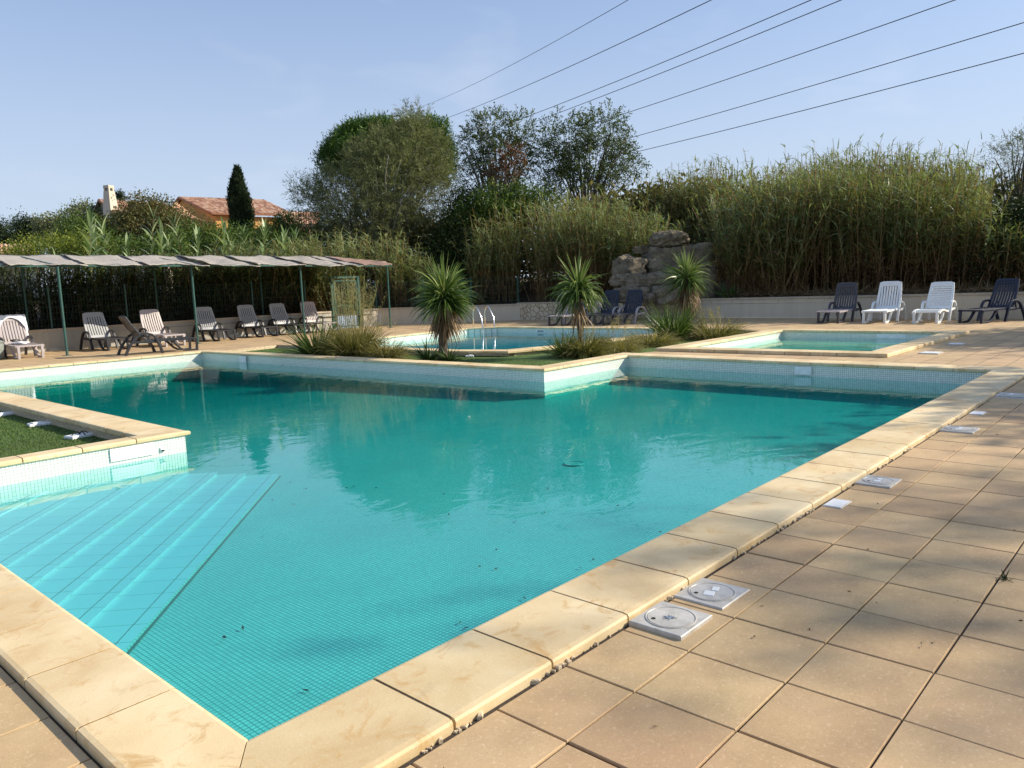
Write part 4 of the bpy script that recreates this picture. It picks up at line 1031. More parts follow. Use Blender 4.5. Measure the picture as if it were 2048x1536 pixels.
# ------------------------------------------------------------------ giant reeds with big leaves over the canopy (single stalks)
def arundo_mesh(seed, h=3.6):
    r = np.random.default_rng(seed); lf = Lf(); n = 30
    f = np.linspace(.25, 1., n); side = np.where(np.arange(n) % 2 == 0, 0, math.pi)+r.normal(size=n)*.45+r.uniform(0, 6)
    P = np.column_stack([.25*f**2, .1*f**2, f*h]); el = np.interp(f, [.25, .8, 1], [.75, .95, 1.35])
    D = np.column_stack([np.cos(side)*np.cos(el), np.sin(side)*np.cos(el), np.sin(el)])
    lf.blades(P, D, np.interp(f, [.25, .7, 1], [.75, .8, .5])*r.uniform(.8, 1.15, n), .085, r.uniform(.5, 1, n), np.interp(f, [.25, 1], [.75, .3]), 5, .1)
    return lf
protos = []
for s_ in range(5):
    t = thing('giant_reed', 'x', 'reed', (0, 0, 0), 0, 'giant reeds rising above the canopy')
    arundo_mesh(50+s_).build('leaves', M['arundo'], t)
    mb = MB(); mb.tube([(0, 0, 0), (.03, .01, 1.2), (.12, .05, 2.4), (.25, .1, 3.6)], [.016, .014, .011, .005], 5); mb.build('stem', M['cane'], t)
    protos.append(t)
ar = [(178, 500, 418), (205, 470, 445), (232, 500, 430), (262, 480, 470), (300, 500, 418), (322, 480, 440), (352, 500, 470), (375, 480, 430), (398, 500, 455), (425, 490, 462), (452, 480, 440), (478, 500, 470), (505, 490, 452), (528, 480, 440), (552, 500, 468), (575, 480, 455), (130, 500, 500), (603, 480, 458)]
used = set(); LW = ['leftmost of the giant reeds, low above the canopy', ]
desc = {130: 'short giant reed farthest left above the canopy', 178: 'giant reed with drooping leaves below and left of the chimney', 205: 'giant reed right under the chimney', 232: 'giant reed between the chimney and the bushy brown tree',
        262: 'giant reed in front of the left part of the brownish tree', 300: 'tall giant reed in front of the brownish tree', 322: 'giant reed just right of the tallest one before the brownish tree', 352: 'giant reed below the left end of the orange house roof',
        375: 'giant reed below the lean-to roof of the orange house', 398: 'giant reed below the gable of the orange house', 425: 'giant reed below the corner of the orange wall', 452: 'giant reed left of the cypress',
        478: 'giant reed directly under the cypress', 505: 'giant reed just right of the cypress foot', 528: 'giant reed before the orange wall right of the cypress', 552: 'giant reed before the lower tiled wing of the orange house',
        575: 'giant reed under the right end of the tiled wing', 603: 'giant reed at the foot of the feathery tamarisk'}
for i, (px, _, py) in enumerate(ar):
    dd = at(px, 560, 1.)-np.array([0, 0, CH]); dep = (30.3+(i*37 % 5)*.25)/dd[1]; p = at(px, 560, dep); top = at(px, py, dep)[2]; sc_ = max(.6, (top-.6)/3.9)
    o = protos[i] if i < 5 else dup(protos[i % 5], (0, 0, 0), 0, 'x')
    o.location = (p[0], p[1], .6); o.rotation_euler = (0, 0, i*1.3); o.scale = (sc_*1.1, sc_*1.1, sc_); o['label'] = desc[px]

# ------------------------------------------------------------------ hedges and trees on the left
def shrub(label, blobs, n, size, leaf, seed, name='shrub', cat='shrub', **kw):
    c0 = blobs[0][0]; base = (c0[0], c0[1], .6)
    kw.setdefault('cl', .4); kw.setdefault('per', 12)
    return tree(name, label, base, blobs, n, size, leaf, M['bark'], .06, max(.4, (c0[2]-.6)*.6), None, 8, cat, seed=seed, **kw)
shrub('yellow-green hedge bush left of the giant reeds, low above the canopy', [PB(95, 505, 34, 75, 28), PB(180, 500, 33.5, 60, 26), PB(30, 520, 34, 40, 14)], 14000, .10, M['hedge_yellow'], 1)
shrub('dense green bush behind the giant reeds under the chimney', [PB(190, 480, 37, 60, 50), PB(150, 480, 37, 40, 45), PB(230, 510, 34, 80, 35)], 15000, .11, M['hedge'], 2)
tree('bushy_tree', 'rounded brownish-green tree between the chimney house and the orange house', gbase(305, 38), [PB(300, 450, 38, 75, 52), PB(265, 470, 38, 50, 45), PB(350, 470, 38, 55, 42), PB(305, 420, 38, 42, 25)], 26000, .12, M['olive_mix'], M['bark'], .12, 1.6, cl=.4, seed=3)
shrub('green hedge below the gable of the orange house', [PB(390, 490, 36, 60, 45), PB(330, 505, 34, 60, 30), PB(440, 490, 36, 55, 34)], 15000, .11, M['hedge'], 4)
shrub('green hedge at the foot of the cypress', [PB(490, 485, 38, 50, 30), PB(545, 495, 38, 55, 28), PB(600, 497, 40, 50, 28)], 15000, .11, M['hedge'], 6)
shrub('loose green bush with fine leaves right of the cypress before the orange wall', [PB(575, 452, 42, 28, 22), PB(555, 468, 42, 30, 22)], 5000, .12, M['hedge'], 7)
shrub('dark leafy scrub in the deep shade under the left end of the canopy', [(np.array([6., 30.6, 1.6]), (3.2, .9, 1.1)), (np.array([1.5, 30.6, 1.6]), (3, .9, 1.1))], 9000, .10, M['dark_leaf'], 8)  # this scrub and the next: dark leaf colour deepens the canopy shade
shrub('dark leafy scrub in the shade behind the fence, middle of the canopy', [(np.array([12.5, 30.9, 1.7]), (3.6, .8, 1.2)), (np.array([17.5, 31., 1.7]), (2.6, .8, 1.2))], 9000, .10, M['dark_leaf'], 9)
tree('conifer_tree', 'dark spreading conifer at the far left, its crown partly behind the pale trees', gbase(52, 85), [PB(48, 470, 85, 26, 32), PB(62, 450, 85, 14, 12), PB(35, 490, 85, 22, 20)], 9000, .22, M['conifer'], M['bark'], .25, 4, cl=.7, seed=10)
tree('conifer_tree', 'dark conifer cut by the left edge of the photo', gbase(2, 80), [PB(0, 490, 80, 22, 26), PB(2, 462, 80, 10, 18)], 6000, .22, M['conifer'], M['bark'], .25, 4, cl=.7, seed=11)
tree('pale_tree', 'thin pale grey-green tree right of the dark conifer on the far left', gbase(108, 80), [PB(95, 455, 80, 24, 22), PB(118, 450, 80, 16, 18)], 3600, .24, M['pale_leaf'], M['bark_pale'], .14, 5, limbs_n=18, cl=.6, seed=12, hollow=.3)
tree('pale_tree', 'pale olive tree left of the chimney house', gbase(155, 55), [PB(152, 445, 55, 26, 28), PB(172, 430, 54, 26, 22), PB(140, 480, 55, 24, 26)], 9000, .16, M['pale_leaf'], M['bark_pale'], .14, 3.5, cl=.5, seed=13)
tree('pale_tree', 'small hazy grey-green tree behind the dark conifer on the far left', gbase(75, 95), [PB(76, 470, 95, 22, 22)], 3000, .26, M['pale_leaf'], M['bark_pale'], .14, 4, cl=.7, seed=14)
tree('araucaria_tree', 'small dark treetop peeping out just right of the chimney', gbase(240, 90), [PB(240, 398, 90, 7, 14)], 900, .25, M['conifer'], M['bark'], .12, 7, limbs_n=6, cl=.4, seed=15)
# cypress: upright sprays on a narrow spindle, two leaders
def cypress():
    dep = 52; base = gbase(492, dep); t = thing('cypress_tree', 'narrow dark cypress standing before the orange house', 'tree', base); b = np.array(base); lf = Lf()
    k = dep/FPX; N = 3000; f = rng.random(N)**.8; z0, z1 = at(492, 440, dep)[2]-b[2]-1.2, at(492, 345, dep)[2]-b[2]
    prof = np.interp(f, [0, .2, .55, .75, .9, 1], [18, 21, 18, 12, 6, 1.5])*k; a = rng.uniform(0, 6.283, N); rr = prof*rng.uniform(.55, 1.05, N)*(1+.18*np.sin(a*3+f*9))
    P = np.column_stack([rr*np.cos(a), rr*np.sin(a), z0+(z1-z0)*f]); s_ = rng.random(N) < .22; P[s_] = P[s_]*[.5, .5, .93]+Rv*(-.33)*np.array([1, 1, 0])
    kk = np.repeat(np.arange(N), 9); D = np.column_stack([np.cos(a)*.35, np.sin(a)*.35, np.ones(N)])[kk]+unit(len(kk))*.35
    lf.rhomb(P[kk]+rng.normal(size=(len(kk), 3))*[.06, .06, .12], D, rng.uniform(.12, .3, len(kk)), .05, np.clip(rng.random(N)[kk]*.7+rng.random(len(kk))*.3, 0, 1))
    lf.build('crown', M['conifer'], t); mb = MB(); mb.tube([(0, 0, 0), (0, 0, 2), (0, 0, z1*.8)], [.16, .13, .03], 8); mb.build('trunk', M['bark'], t)
cypress()

# ------------------------------------------------------------------ big trees in the middle
pine = tree('umbrella_pine', 'large dense dark green umbrella pine behind the grey-green tamarisk', gbase(770, 50), [PB(700, 300, 50, 44, 36), PB(768, 262, 50, 34, 24), PB(815, 268, 50, 34, 28), PB(865, 275, 50, 34, 36), PB(662, 322, 50, 28, 26), PB(672, 292, 50, 22, 18), PB(735, 310, 50, 70, 50), PB(725, 258, 50, 30, 20), PB(885, 315, 50, 26, 50), PB(695, 268, 50, 20, 14), PB(800, 330, 50, 80, 50)], 90000, .24, M['pine'], M['bark'], .35, 6, cl=.34, per=22, seed=21, aspect=.22, up=.5, shade=(.5, .28), hollow=.55)
tam = tree('tamarisk_tree', 'big feathery grey-green tamarisk with sprays reaching to the left', gbase(760, 40.5), [PB(785, 360, 40.5, 95, 85), PB(825, 290, 40.5, 50, 60), PB(755, 310, 40.5, 45, 40), PB(690, 400, 40.5, 72, 58), PB(625, 405, 40.5, 34, 36), PB(855, 390, 40.5, 52, 85), PB(740, 440, 40.5, 105, 55), PB(818, 248, 40.5, 20, 34), PB(598, 372, 40.5, 14, 14), PB(870, 320, 40.5, 30, 50), PB(660, 365, 40.5, 30, 26)],
           88000, .19, M['tamarisk'], M['bark_pale'], .2, 1.6, limbs_n=60, cl=.25, per=18, seed=22, aspect=.14, up=.5, spray=.75, skew=.35, hollow=.35, shade=(.5, .22))
tree('robinia_tree', 'airy robinia with see-through crown, left of the pair behind the reeds', gbase(1000, 46), [PB(980, 250, 46, 38, 26), PB(1040, 262, 46, 32, 32), PB(948, 285, 46, 30, 34), PB(1010, 320, 46, 60, 48), PB(945, 360, 46, 28, 45)], 19000, .13, M['robinia'], M['bark_pale'], .17, 4.2, limbs_n=50, cl=.25, per=16, seed=23, aspect=.42, spray=.6, hollow=.3)
tree('robinia_tree', 'taller robinia with open crown and brown seed pods, right of the pair', gbase(1175, 46), [PB(1135, 275, 46, 58, 40), PB(1205, 255, 46, 55, 38), PB(1110, 320, 46, 42, 44), PB(1190, 320, 46, 75, 50), PB(1250, 320, 46, 34, 36), PB(1150, 365, 46, 80, 36)], 32000, .13, M['robinia'], M['bark'], .17, 3.6, limbs_n=45, cl=.25, per=16, seed=24, aspect=.42, spray=.6, hollow=.3)
tree('withered_tree', 'small withered tree with rust-brown leaves between the two robinias', gbase(1010, 40), [PB(1020, 320, 40, 26, 30), PB(1000, 350, 40, 20, 26), PB(1035, 310, 40, 16, 16)], 1500, .14, M['dead_leaf'], M['bark'], .08, 3.5, limbs_n=16, cl=.25, per=12, seed=25, spray=.4, hollow=.2)
tree('leafy_tree', 'mid-green leafy tree rising out of the reeds below the robinias', gbase(1000, 40), [PB(1000, 420, 40, 65, 45), PB(940, 445, 40, 50, 50), PB(1040, 400, 40, 32, 36), PB(1080, 410, 40, 36, 30)], 21000, .13, M['hedge'], M['bark'], .12, 1.8, cl=.35, seed=26, shade=(.45, .25))
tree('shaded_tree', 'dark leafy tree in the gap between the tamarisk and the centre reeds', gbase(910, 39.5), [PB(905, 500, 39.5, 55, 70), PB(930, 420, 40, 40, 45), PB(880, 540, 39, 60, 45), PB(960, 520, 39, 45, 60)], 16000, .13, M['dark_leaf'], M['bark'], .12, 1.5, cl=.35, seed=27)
tree('tamarisk_tree', 'greyish tamarisk with wispy crown at the right edge of the photo', gbase(2030, 34), [PB(2020, 330, 34, 48, 60), PB(2060, 300, 34, 50, 50), PB(1985, 380, 34, 30, 35), PB(2080, 360, 34, 60, 60)], 11000, .14, M['tamarisk'], M['bark'], .14, 2, limbs_n=45, cl=.25, per=16, seed=28, aspect=.14, spray=.6, skew=.3, hollow=.3, shade=(.3, .2))
shrub('dark evergreen shrub at the right edge above the navy lounger', [PB(2020, 490, 26.5, 58, 85), PB(2080, 470, 26.5, 70, 95), PB(1985, 530, 26.2, 45, 50)], 17000, .11, M['dark_leaf'], 29)
# dense scrub that closes the view behind the reeds
for i, (lb, bl) in enumerate([('scrub mass hidden behind the right-hand reeds', [PB(1500, 470, 40, 180, 85), PB(1750, 460, 38, 200, 100), PB(1950, 460, 37, 150, 90)]),
                              ('scrub mass behind the reeds above the rock cascade', [PB(1250, 470, 42, 150, 70), PB(1350, 440, 42, 150, 60)]),
                              ('scrub mass behind the centre reeds and the shaded tree', [PB(1000, 500, 43, 170, 70), PB(820, 510, 43, 150, 70), PB(690, 510, 43, 120, 60)])]):
    shrub(lb, bl, 30000, .28, M['olive_mix'], 30+i, cl=.7)

# ------------------------------------------------------------------ rocks of the dry cascade
def rock(name, label, px, py, dep, wpx, hpx, dpx, seed, rz=0, box=.6, parent=None):
    box *= .82
    k = dep/FPX; c = at(px, py, dep); r = np.random.default_rng(seed); n = 30; V = []; Fs = []
    cs, sn = math.cos(YAW-math.pi/2+rz), math.sin(YAW-math.pi/2+rz)
    for i in range(n+1):
        th = math.pi*i/n
        for j in range(2*n):
            f = math.pi*j/n; d = np.array([math.sin(th)*math.cos(f), math.sin(th)*math.sin(f), math.cos(th)]); m = np.abs(d).max(); d = d*((1-box)+box/m)
            V.append(d)
    V = np.array(V); N_2 = V/np.linalg.norm(V, axis=1, keepdims=True)
    disp = 1+.20*vnoise(V*2, 1.3, seed)+.12*vnoise(V*5, 1.2, seed+1)+.05*vnoise(V*12, 1.2, seed+2)-.07*(np.abs(vnoise(V*[1, 1, 6], 1.0, seed+3)) < .06)-.05*(np.abs(vnoise(V*[5, 5, 1.5], 1.0, seed+4)) < .04)
    V = V*disp[:, None]*np.array([wpx/2*k, dpx/2*k, hpx/2*k])*.88; X = V[:, 0]*cs-V[:, 1]*sn; Y = V[:, 0]*sn+V[:, 1]*cs
    V = np.column_stack([X, Y, V[:, 2]])
    for i in range(n):
        for j in range(2*n): Fs.append((i*2*n+j, (i+1)*2*n+j, (i+1)*2*n+(j+1) % (2*n), i*2*n+(j+1) % (2*n)))
    o = mesh_from(name, V, Fs, M['rock'], smooth=True); o.location = tuple(c); return tag(o, label, 'rock', 'rocks of the cascade above the stone wall')
rock('boulder', 'rounded boulder topping the rock cascade', 1338, 479, 33.6, 86, 38, 60, 21, .15, .3)
rock('boulder', 'big square-faced pale rock slab below the topmost boulder', 1352, 528, 34, 150, 80, 80, 2, .12, .85)
rock('boulder', 'sloping rock at the left shoulder of the cascade', 1258, 542, 33.2, 74, 66, 60, 13, .5, .5)
rock('boulder', 'long flat rock ledge in the middle of the cascade', 1290, 565, 32.3, 120, 42, 60, 4, 0, .9)
rock('boulder', 'low rock ledge just above the stone wall, left side', 1262, 590, 31.6, 84, 36, 50, 15, .2, .7)
rock('boulder', 'small broken rock between the two low ledges above the stone wall', 1300, 596, 31.3, 34, 24, 30, 16, .6, .4)
rock('boulder', 'rough stone lying on the left end of the flat ledge', 1238, 562, 32.0, 40, 28, 40, 17, .9, .3)
rock('boulder', 'low rounded rock above the stone wall behind the right yucca', 1335, 590, 31.4, 70, 42, 50, 6, .2, .6)
rock('boulder', 'rock block at the right end of the cascade in the shade', 1405, 565, 33.5, 60, 75, 60, 7, -.1, .8)
rock('boulder', 'small flat rock tucked left under the topmost boulder', 1292, 500, 34.2, 60, 20, 40, 8, 0, .6)

# ------------------------------------------------------------------ yuccas and grasses on the island
def yucca(label, base, hc, R_, n, trunk_r, skirt, dr=.35, seed=1, heads=1, Wd=.035, group='yuccas on the turf island', lean=(0, 0)):
    t = thing('yucca', label, 'yucca', base, 0, group); lf = Lf(); c = np.array([lean[0], lean[1], hc])
    el = np.arcsin(np.clip(rng.uniform(-.45, 1, n), -1, 1)); a = rng.uniform(0, 6.283, n); a = a+.25*np.sin(a*3+seed)+.15*np.sin(a*7+seed*2)
    D = np.column_stack([np.cos(a)*np.cos(el), np.sin(a)*np.cos(el), np.sin(el)]); P = c+D*.06+np.column_stack([0*a, 0*a, el*.10])
    lf.blades(P, D, R_*rng.uniform(.6, 1.12, n)*(1+.12*np.sin(a*2+seed)), Wd, np.clip(.55+.3*np.sin(el)+rng.normal(size=n)*.2, 0, 1), dr*rng.uniform(.3, 1.2, n)*np.where(el > 1.0, .3, 1), 5, .5)
    lf.build('leaves', M['yucca'], t)
    if skirt:
        l2 = Lf(); m = skirt; a = rng.uniform(0, 6.283, m); el = rng.uniform(-1.45, -.55, m); D = np.column_stack([np.cos(a)*np.cos(el), np.sin(a)*np.cos(el), np.sin(el)])
        z_ = rng.uniform(-.35*hc, 0, m); P = c*[1, 1, 0]+np.column_stack([np.cos(a)*.05, np.sin(a)*.05, hc+z_]); l2.blades(P, D, R_*rng.uniform(.45, .95, m), Wd*.8, rng.random(m), .6, 4, .5); l2.build('dead_leaves', M['yucca_dead'], t)
    mb = MB(); zs = np.linspace(-.1, hc+.05, 9); mb.tube([(lean[0]*(z/hc)+.012*math.sin(z*9), lean[1]*max(0, z/hc)+.012*math.cos(z*7), z) for z in zs], [trunk_r*(1.3 if z < .1 else 1)*(1+.08*math.sin(z*40)) for z in zs], 10); mb.build('trunk', M['bark'], t, True)
    return t
IZ = -.095
yucca('largest yucca with a big spiky ball of leaves, left of the middle one', (12.5, 13.6, IZ), 1.42, .86, 760, .11, 620, .42, 1, Wd=.036, lean=(.06, -.10))
yucca('slim-trunked yucca with soft drooping leaves, in the middle of the three', (14.4, 10.9, IZ), 1.46, .74, 330, .055, 40, .95, 2, Wd=.045, lean=(.05, .06))
yucca('farther yucca with a shaggy brown skirt, right of the middle one by the rocks', (20.6, 11.6, IZ), 1.64, .84, 400, .11, 560, .50, 3, Wd=.038)
def clump(name, label, cat, c, n, L_, W_, mat, spread, el0=.5, el1=1.4, dr=.6, tone=(.5, .25), stalks=0, SH=1.3, seg=4):
    base = (c[0], c[1], IZ); lf = Lf(); a = rng.uniform(0, 6.283, n); el = rng.uniform(el0, el1, n); r = np.sqrt(rng.random(n))
    P = np.column_stack([np.cos(a)*r*spread[0], np.sin(a)*r*spread[1], np.zeros(n)]); D = np.column_stack([np.cos(a)*np.cos(el), np.sin(a)*np.cos(el), np.sin(el)])+np.column_stack([rng.normal(size=(n, 2))*.2, np.zeros(n)])
    lf.blades(P, D, L_*rng.uniform(.5, 1.15, n), W_*rng.uniform(.6, 1.2, n), np.clip(tone[0]+tone[1]*rng.normal(size=n), 0, 1), dr*rng.uniform(.3, 1.3, n), seg, .4)
    if stalks:
        t = thing(name, label, cat, base); lf.build('leaves', mat, t); l2 = Lf(); m = stalks; a = rng.uniform(0, 6.283, m); P = np.column_stack([np.cos(a)*rng.random(m)*spread[0], np.sin(a)*rng.random(m)*spread[1], np.zeros(m)])
        D = np.column_stack([rng.normal(size=(m, 2))*.16, np.ones(m)]); Ls = SH*rng.uniform(.6, 1.1, m); l2.blades(P, D, Ls, .007, .6+.3*rng.random(m), .06, 4, 1, taper=False)
        k = np.repeat(np.arange(m), 22); f = rng.uniform(.72, 1, len(k)); Dn = D/np.linalg.norm(D, axis=1, keepdims=True); Q = P[k]+Dn[k]*(Ls[k]*f)[:, None]; l2.rhomb(Q, unit(len(k), .8), .07, .008, .5+.5*rng.random(len(k))); l2.build('seed_heads', M['drygrass'], t)
        return t
    o = lf.build(name, mat); o.location = base; return tag(o, label, cat)
clump('spiky_plant', 'low dark spiky yucca shoot at the left foot of the tall dry grass clump', 'plant', (11.75, 17.7), 320, 1.15, .042, M['yucca'], (.16, .16), .05, 1.25, .25, (.35, .25))
clump('ornamental_grass', 'tall half-dry ornamental grass clump with plumes, left of the big yucca', 'grass', (11.95, 16.4), 2000, 1.02, .017, M['drygrass'], (.34, .42), .55, 1.5, .5, (.42, .25), 120, 1.95)
clump('ornamental_grass', 'drooping dry grass between the tall plumed clump and the big yucca', 'grass', (12.15, 15.4), 1000, .72, .015, M['drygrass'], (.32, .35), .2, 1.2, .8, (.5, .25), 16, 1.1)
clump('spiky_plant', 'small dark spiky shoot at the foot of the big yucca', 'plant', (12.35, 13.95), 130, .62, .03, M['yucca'], (.08, .08), .0, 1.1, .2, (.25, .2))
clump('spiky_plant', 'second dark spiky shoot right of the big yucca trunk', 'plant', (12.45, 13.3), 90, .48, .028, M['yucca'], (.08, .08), .0, 1.0, .2, (.2, .2))
clump('spiky_plant', 'pale upright spiky shoot at the foot of the middle yucca', 'plant', (14.15, 11.2), 190, .75, .03, M['yucca'], (.14, .14), .1, 1.4, .25, (.6, .25))
clump('ornamental_grass', 'mixed green and dry grass clump at the foot of the middle yucca', 'grass', (14.35, 10.75), 1500, .70, .017, M['drygrass'], (.30, .30), .2, 1.35, .7, (.35, .22), 12, .8)
clump('ornamental_grass', 'low dry brown grass just right of the middle yucca clump', 'grass', (15.6, 10.7), 1100, .62, .015, M['drygrass'], (.36, .32), .2, 1.2, .8, (.6, .22), 14, .8)
clump('strappy_plant', 'bright green strap-leaved clump before the shaggy yucca', 'plant', (19.2, 11.25), 420, 1.15, .03, M['strap'], (.28, .28), .6, 1.45, .35, (.5, .25))
clump('ornamental_grass', 'arching dry grass between the middle yucca and the strap-leaved clump', 'grass', (17.4, 10.85), 900, .65, .015, M['drygrass'], (.5, .45), .2, 1.2, .8, (.5, .25))
clump('ornamental_grass', 'pale wispy grass to the right of the strap-leaved clump', 'grass', (19.9, 10.35), 1100, .8, .015, M['drygrass'], (.55, .5), .15, 1.3, .8, (.35, .3), 22, .85)
clump('strappy_plant', 'small bluish-green tuft on the bank beside the rocks above the wall', 'plant', (29.3, 14.6), 120, .8, .03, M['strap'], (.15, .15), .5, 1.4, .5, (.3, .2)).location.z = .75
# tufts along the turf edge
lf = Lf(); n = 9000; 
XYp = np.column_stack([rng.uniform(11.3, 13.1, n), rng.uniform(9.6, 22, n)]); lf.blades(np.column_stack([XYp, np.full(n, IZ)]), unit(n, 1.5), rng.uniform(.02, .05, n), .006, rng.random(n), .3, 1)
lf.build('grass_blades', M['strap']); tag(bpy.data.objects['grass_blades'], 'short synthetic grass of the island turf', 'grass', None, 'stuff')

lf = Lf(); n = 30000
XYp = np.column_stack([rng.uniform(1.3, 3.58, n), rng.uniform(9.14, 15.5, n)]); lf.blades(np.column_stack([XYp, np.full(n, -.11)]), unit(n, 1.2), rng.uniform(.015, .035, n), .007, rng.random(n), .3, 1)
tag(lf.build('grass_blades', M['strap']), 'short synthetic grass of the terrace turf', 'grass', None, 'stuff')
# ------------------------------------------------------------------ houses
def roof(name, parent, o, Ra, Rb, Eb, Ea, nr, rows=14, th=.09, amp=.045):
    """ribbed tile roof between ridge Ra-Rb and eave Ea-Eb (world points), relative to o"""
    Ra, Rb, Ea, Eb = [np.array(p, float)-o for p in (Ra, Rb, Ea, Eb)]; nm = np.cross(Rb-Ra, Ea-Ra); nm /= np.linalg.norm(nm); nm *= np.sign(nm[2]) or 1
    nu = nr*4; V = []; Fs = []; var = []
    for j in range(rows+1):
        for i in range(nu+1):
            f = i/nu; g = j/rows; p = (Ra+(Rb-Ra)*f)*(1-g)+(Ea+(Eb-Ea)*f)*g; V.append(p+nm*(amp*abs(math.sin(math.pi*i/4))+.02*((j % 2)*.5)))
    nb = len(V); V += [v-nm*(th+amp) for v in V[:]]
    cvar = rng.random((rows, nr))
    for j in range(rows):
        for i in range(nu):
            a = j*(nu+1)+i; Fs.append((a, a+nu+1, a+nu+2, a+1)); var.append(cvar[j, i//4]); Fs.append((nb+a, nb+a+1, nb+a+nu+2, nb+a+nu+1)); var.append(.3)
    rim = [j*(nu+1) for j in range(rows+1)], [j*(nu+1)+nu for j in range(rows+1)], list(range(nu+1)), [rows*(nu+1)+i for i in range(nu+1)]
    for r_ in rim:
        for a, b in zip(r_[:-1], r_[1:]): Fs.append((a, b, nb+b, nb+a)); var.append(.3)
    return mesh_from(name, V, Fs, M['rooftile'], parent, var)
def solid(name, mat, parent, o, pts, thick):
    """planar polygon pts (world) given thickness along vector"""
    P = [np.array(p, float)-o for p in pts]; n = len(P); V = P+[p+np.array(thick) for p in P]
    return mesh_from(name, V, [tuple(range(n)), tuple(reversed(range(n, 2*n)))]+[(i, n+i, n+(i+1) % n, (i+1) % n) for i in range(n)], mat, parent)
def down(p, z): return np.array([p[0], p[1], z])
A_ = at(356, 393, 62); B_ = at(528, 400, 66); C_c = at(425, 426, 57); D_d = at(592, 430, 61)
A_[2] = B_[2] = (A_[2]+B_[2])/2; ez = (C_c[2]+D_d[2])/2
o0 = down(C_c, .6); hs = thing('tiled_house', 'orange house with terracotta roof behind the cypress', 'house', tuple(o0))
roof('roof', hs, o0, A_, B_, D_d, C_c, 34)
back = 2*(A_-C_c)*np.array([1, 1, 0]); Cb, Db = C_c+back, D_d+2*(B_-D_d)*np.array([1, 1, 0])
roof('roof', hs, o0, B_, A_, Cb, Db, 34)
inn = (D_d-C_c); inn /= np.linalg.norm(inn); dv = np.array([0, 0, -.16]); ins = .35
solid('wall', M['plaster_orange'], hs, o0, [C_c+inn*ins+dv+back*.03, D_d-inn*ins+dv+back*.03, down(D_d-inn*ins+back*.03, .6), down(C_c+inn*ins+back*.03, .6)], back*.02)
solid('gable_wall', M['plaster_orange'], hs, o0, [C_c+inn*ins+dv+back*.052, A_+inn*ins+dv*1.3, Cb+inn*ins+dv-back*.03, down(Cb+inn*ins-back*.03, .6), down(C_c+inn*ins+back*.052, .6)], inn*.2)
lz = at(356, 418, 60)
roof('lean_to_roof', hs, o0, at(352, 404, 60), C_c-inn*.5+dv*6.0, at(432, 448, 55), at(330, 424, 55), 12)
roof('wing_roof', hs, o0, at(560, 424, 60), at(640, 424, 61), at(640, 449, 57), at(565, 449, 57), 16)
solid('wing_wall', M['plaster_orange'], hs, o0, [at(568, 452, 57.3), at(638, 452, 57.3), down(at(638, 452, 57.3), .6), down(at(568, 452, 57.3), .6)], Fv*.2)
# beige house with chimney
E1 = at(196, 402, 54); E2 = at(330, 404, 58); F1 = at(243, 434, 48); F2 = at(345, 436, 52); E1[2] = E2[2] = (E1[2]+E2[2])/2
o1 = down(F1, .6); h2 = thing('tiled_house', 'beige house with tapered chimney, half hidden by bushes on the left', 'house', tuple(o1))
roof('roof', h2, o1, E1, E2, F2, F1, 26); bk = 2*(E1-F1)*np.array([1, 1, 0]); G1, G2 = F1+bk, F2+2*(E2-F2)*np.array([1, 1, 0]); roof('roof', h2, o1, E2, E1, G1, G2, 26)
i2 = (F2-F1); i2 /= np.linalg.norm(i2)
solid('gable_wall', M['plaster_beige'], h2, o1, [F1+i2*.3+dv+bk*.03, E1+i2*.3+dv*1.3, G1+i2*.3+dv-bk*.03, down(G1+i2*.3-bk*.03, .6), down(F1+i2*.3+bk*.03, .6)], i2*.2)
solid('wall', M['plaster_beige'], h2, o1, [F1+i2*.52+dv+bk*.03, F2-i2*.3+dv+bk*.03, down(F2-i2*.3+bk*.03, .6), down(F1+i2*.52+bk*.03, .6)], bk*.02)
ck = 50.5/FPX; cb_ = at(221, 412, 50.5)-o1; ch = MB(); hh = 40*ck; wb, wt_ = 17*ck*1.0, 13*ck
V = []
for z, h_ in ((-.6, wb/2*1.25), (hh*.72, wt_/2*1.08)):
    V += [(sx*h_, sy*h_, z) for sx, sy in ((-1, -1), (1, -1), (1, 1), (-1, 1))]
ch.quadmesh(V, [(0, 1, 5, 4), (1, 2, 6, 5), (2, 3, 7, 6), (3, 0, 4, 7), (4, 5, 6, 7)])
q = wt_/2
for sx, sy in ((-1, -1), (1, -1), (1, 1), (-1, 1)): ch.box((sx*q*.74, sy*q*.74, hh*.79), (q*.55, q*.55, hh*.14))
ch.box((0, 0, hh*.93), (q*2.12, q*2.12, hh*.14)); cho = ch.build('chimney', M['plaster_beige'], h2); cho.location = tuple(cb_); cho.rotation_euler = (0, 0, YAW-math.pi/2-.35)
cc = MB(); cc.box((0, 0, hh*.79), (q*.9, q*.9, hh*.135)); c2o = cc.build('flue', M['slot'], cho)
# low tiled roof far left
o2 = down(at(10, 520, 40), .6); h3 = thing('tiled_house', 'low building at the far left of which only a ribbed tile roof shows', 'house', tuple(o2))
roof('roof', h3, o2, at(-60, 489, 43), at(62, 490, 43), at(78, 519, 38), at(-70, 519, 38), 13, amp=.07)
solid('wall', M['plaster_beige'], h3, o2, [at(-65, 521, 38.4), at(70, 521, 38.4), down(at(70, 521, 38.4), .6), down(at(-65, 521, 38.4), .6)], Fv*.2)

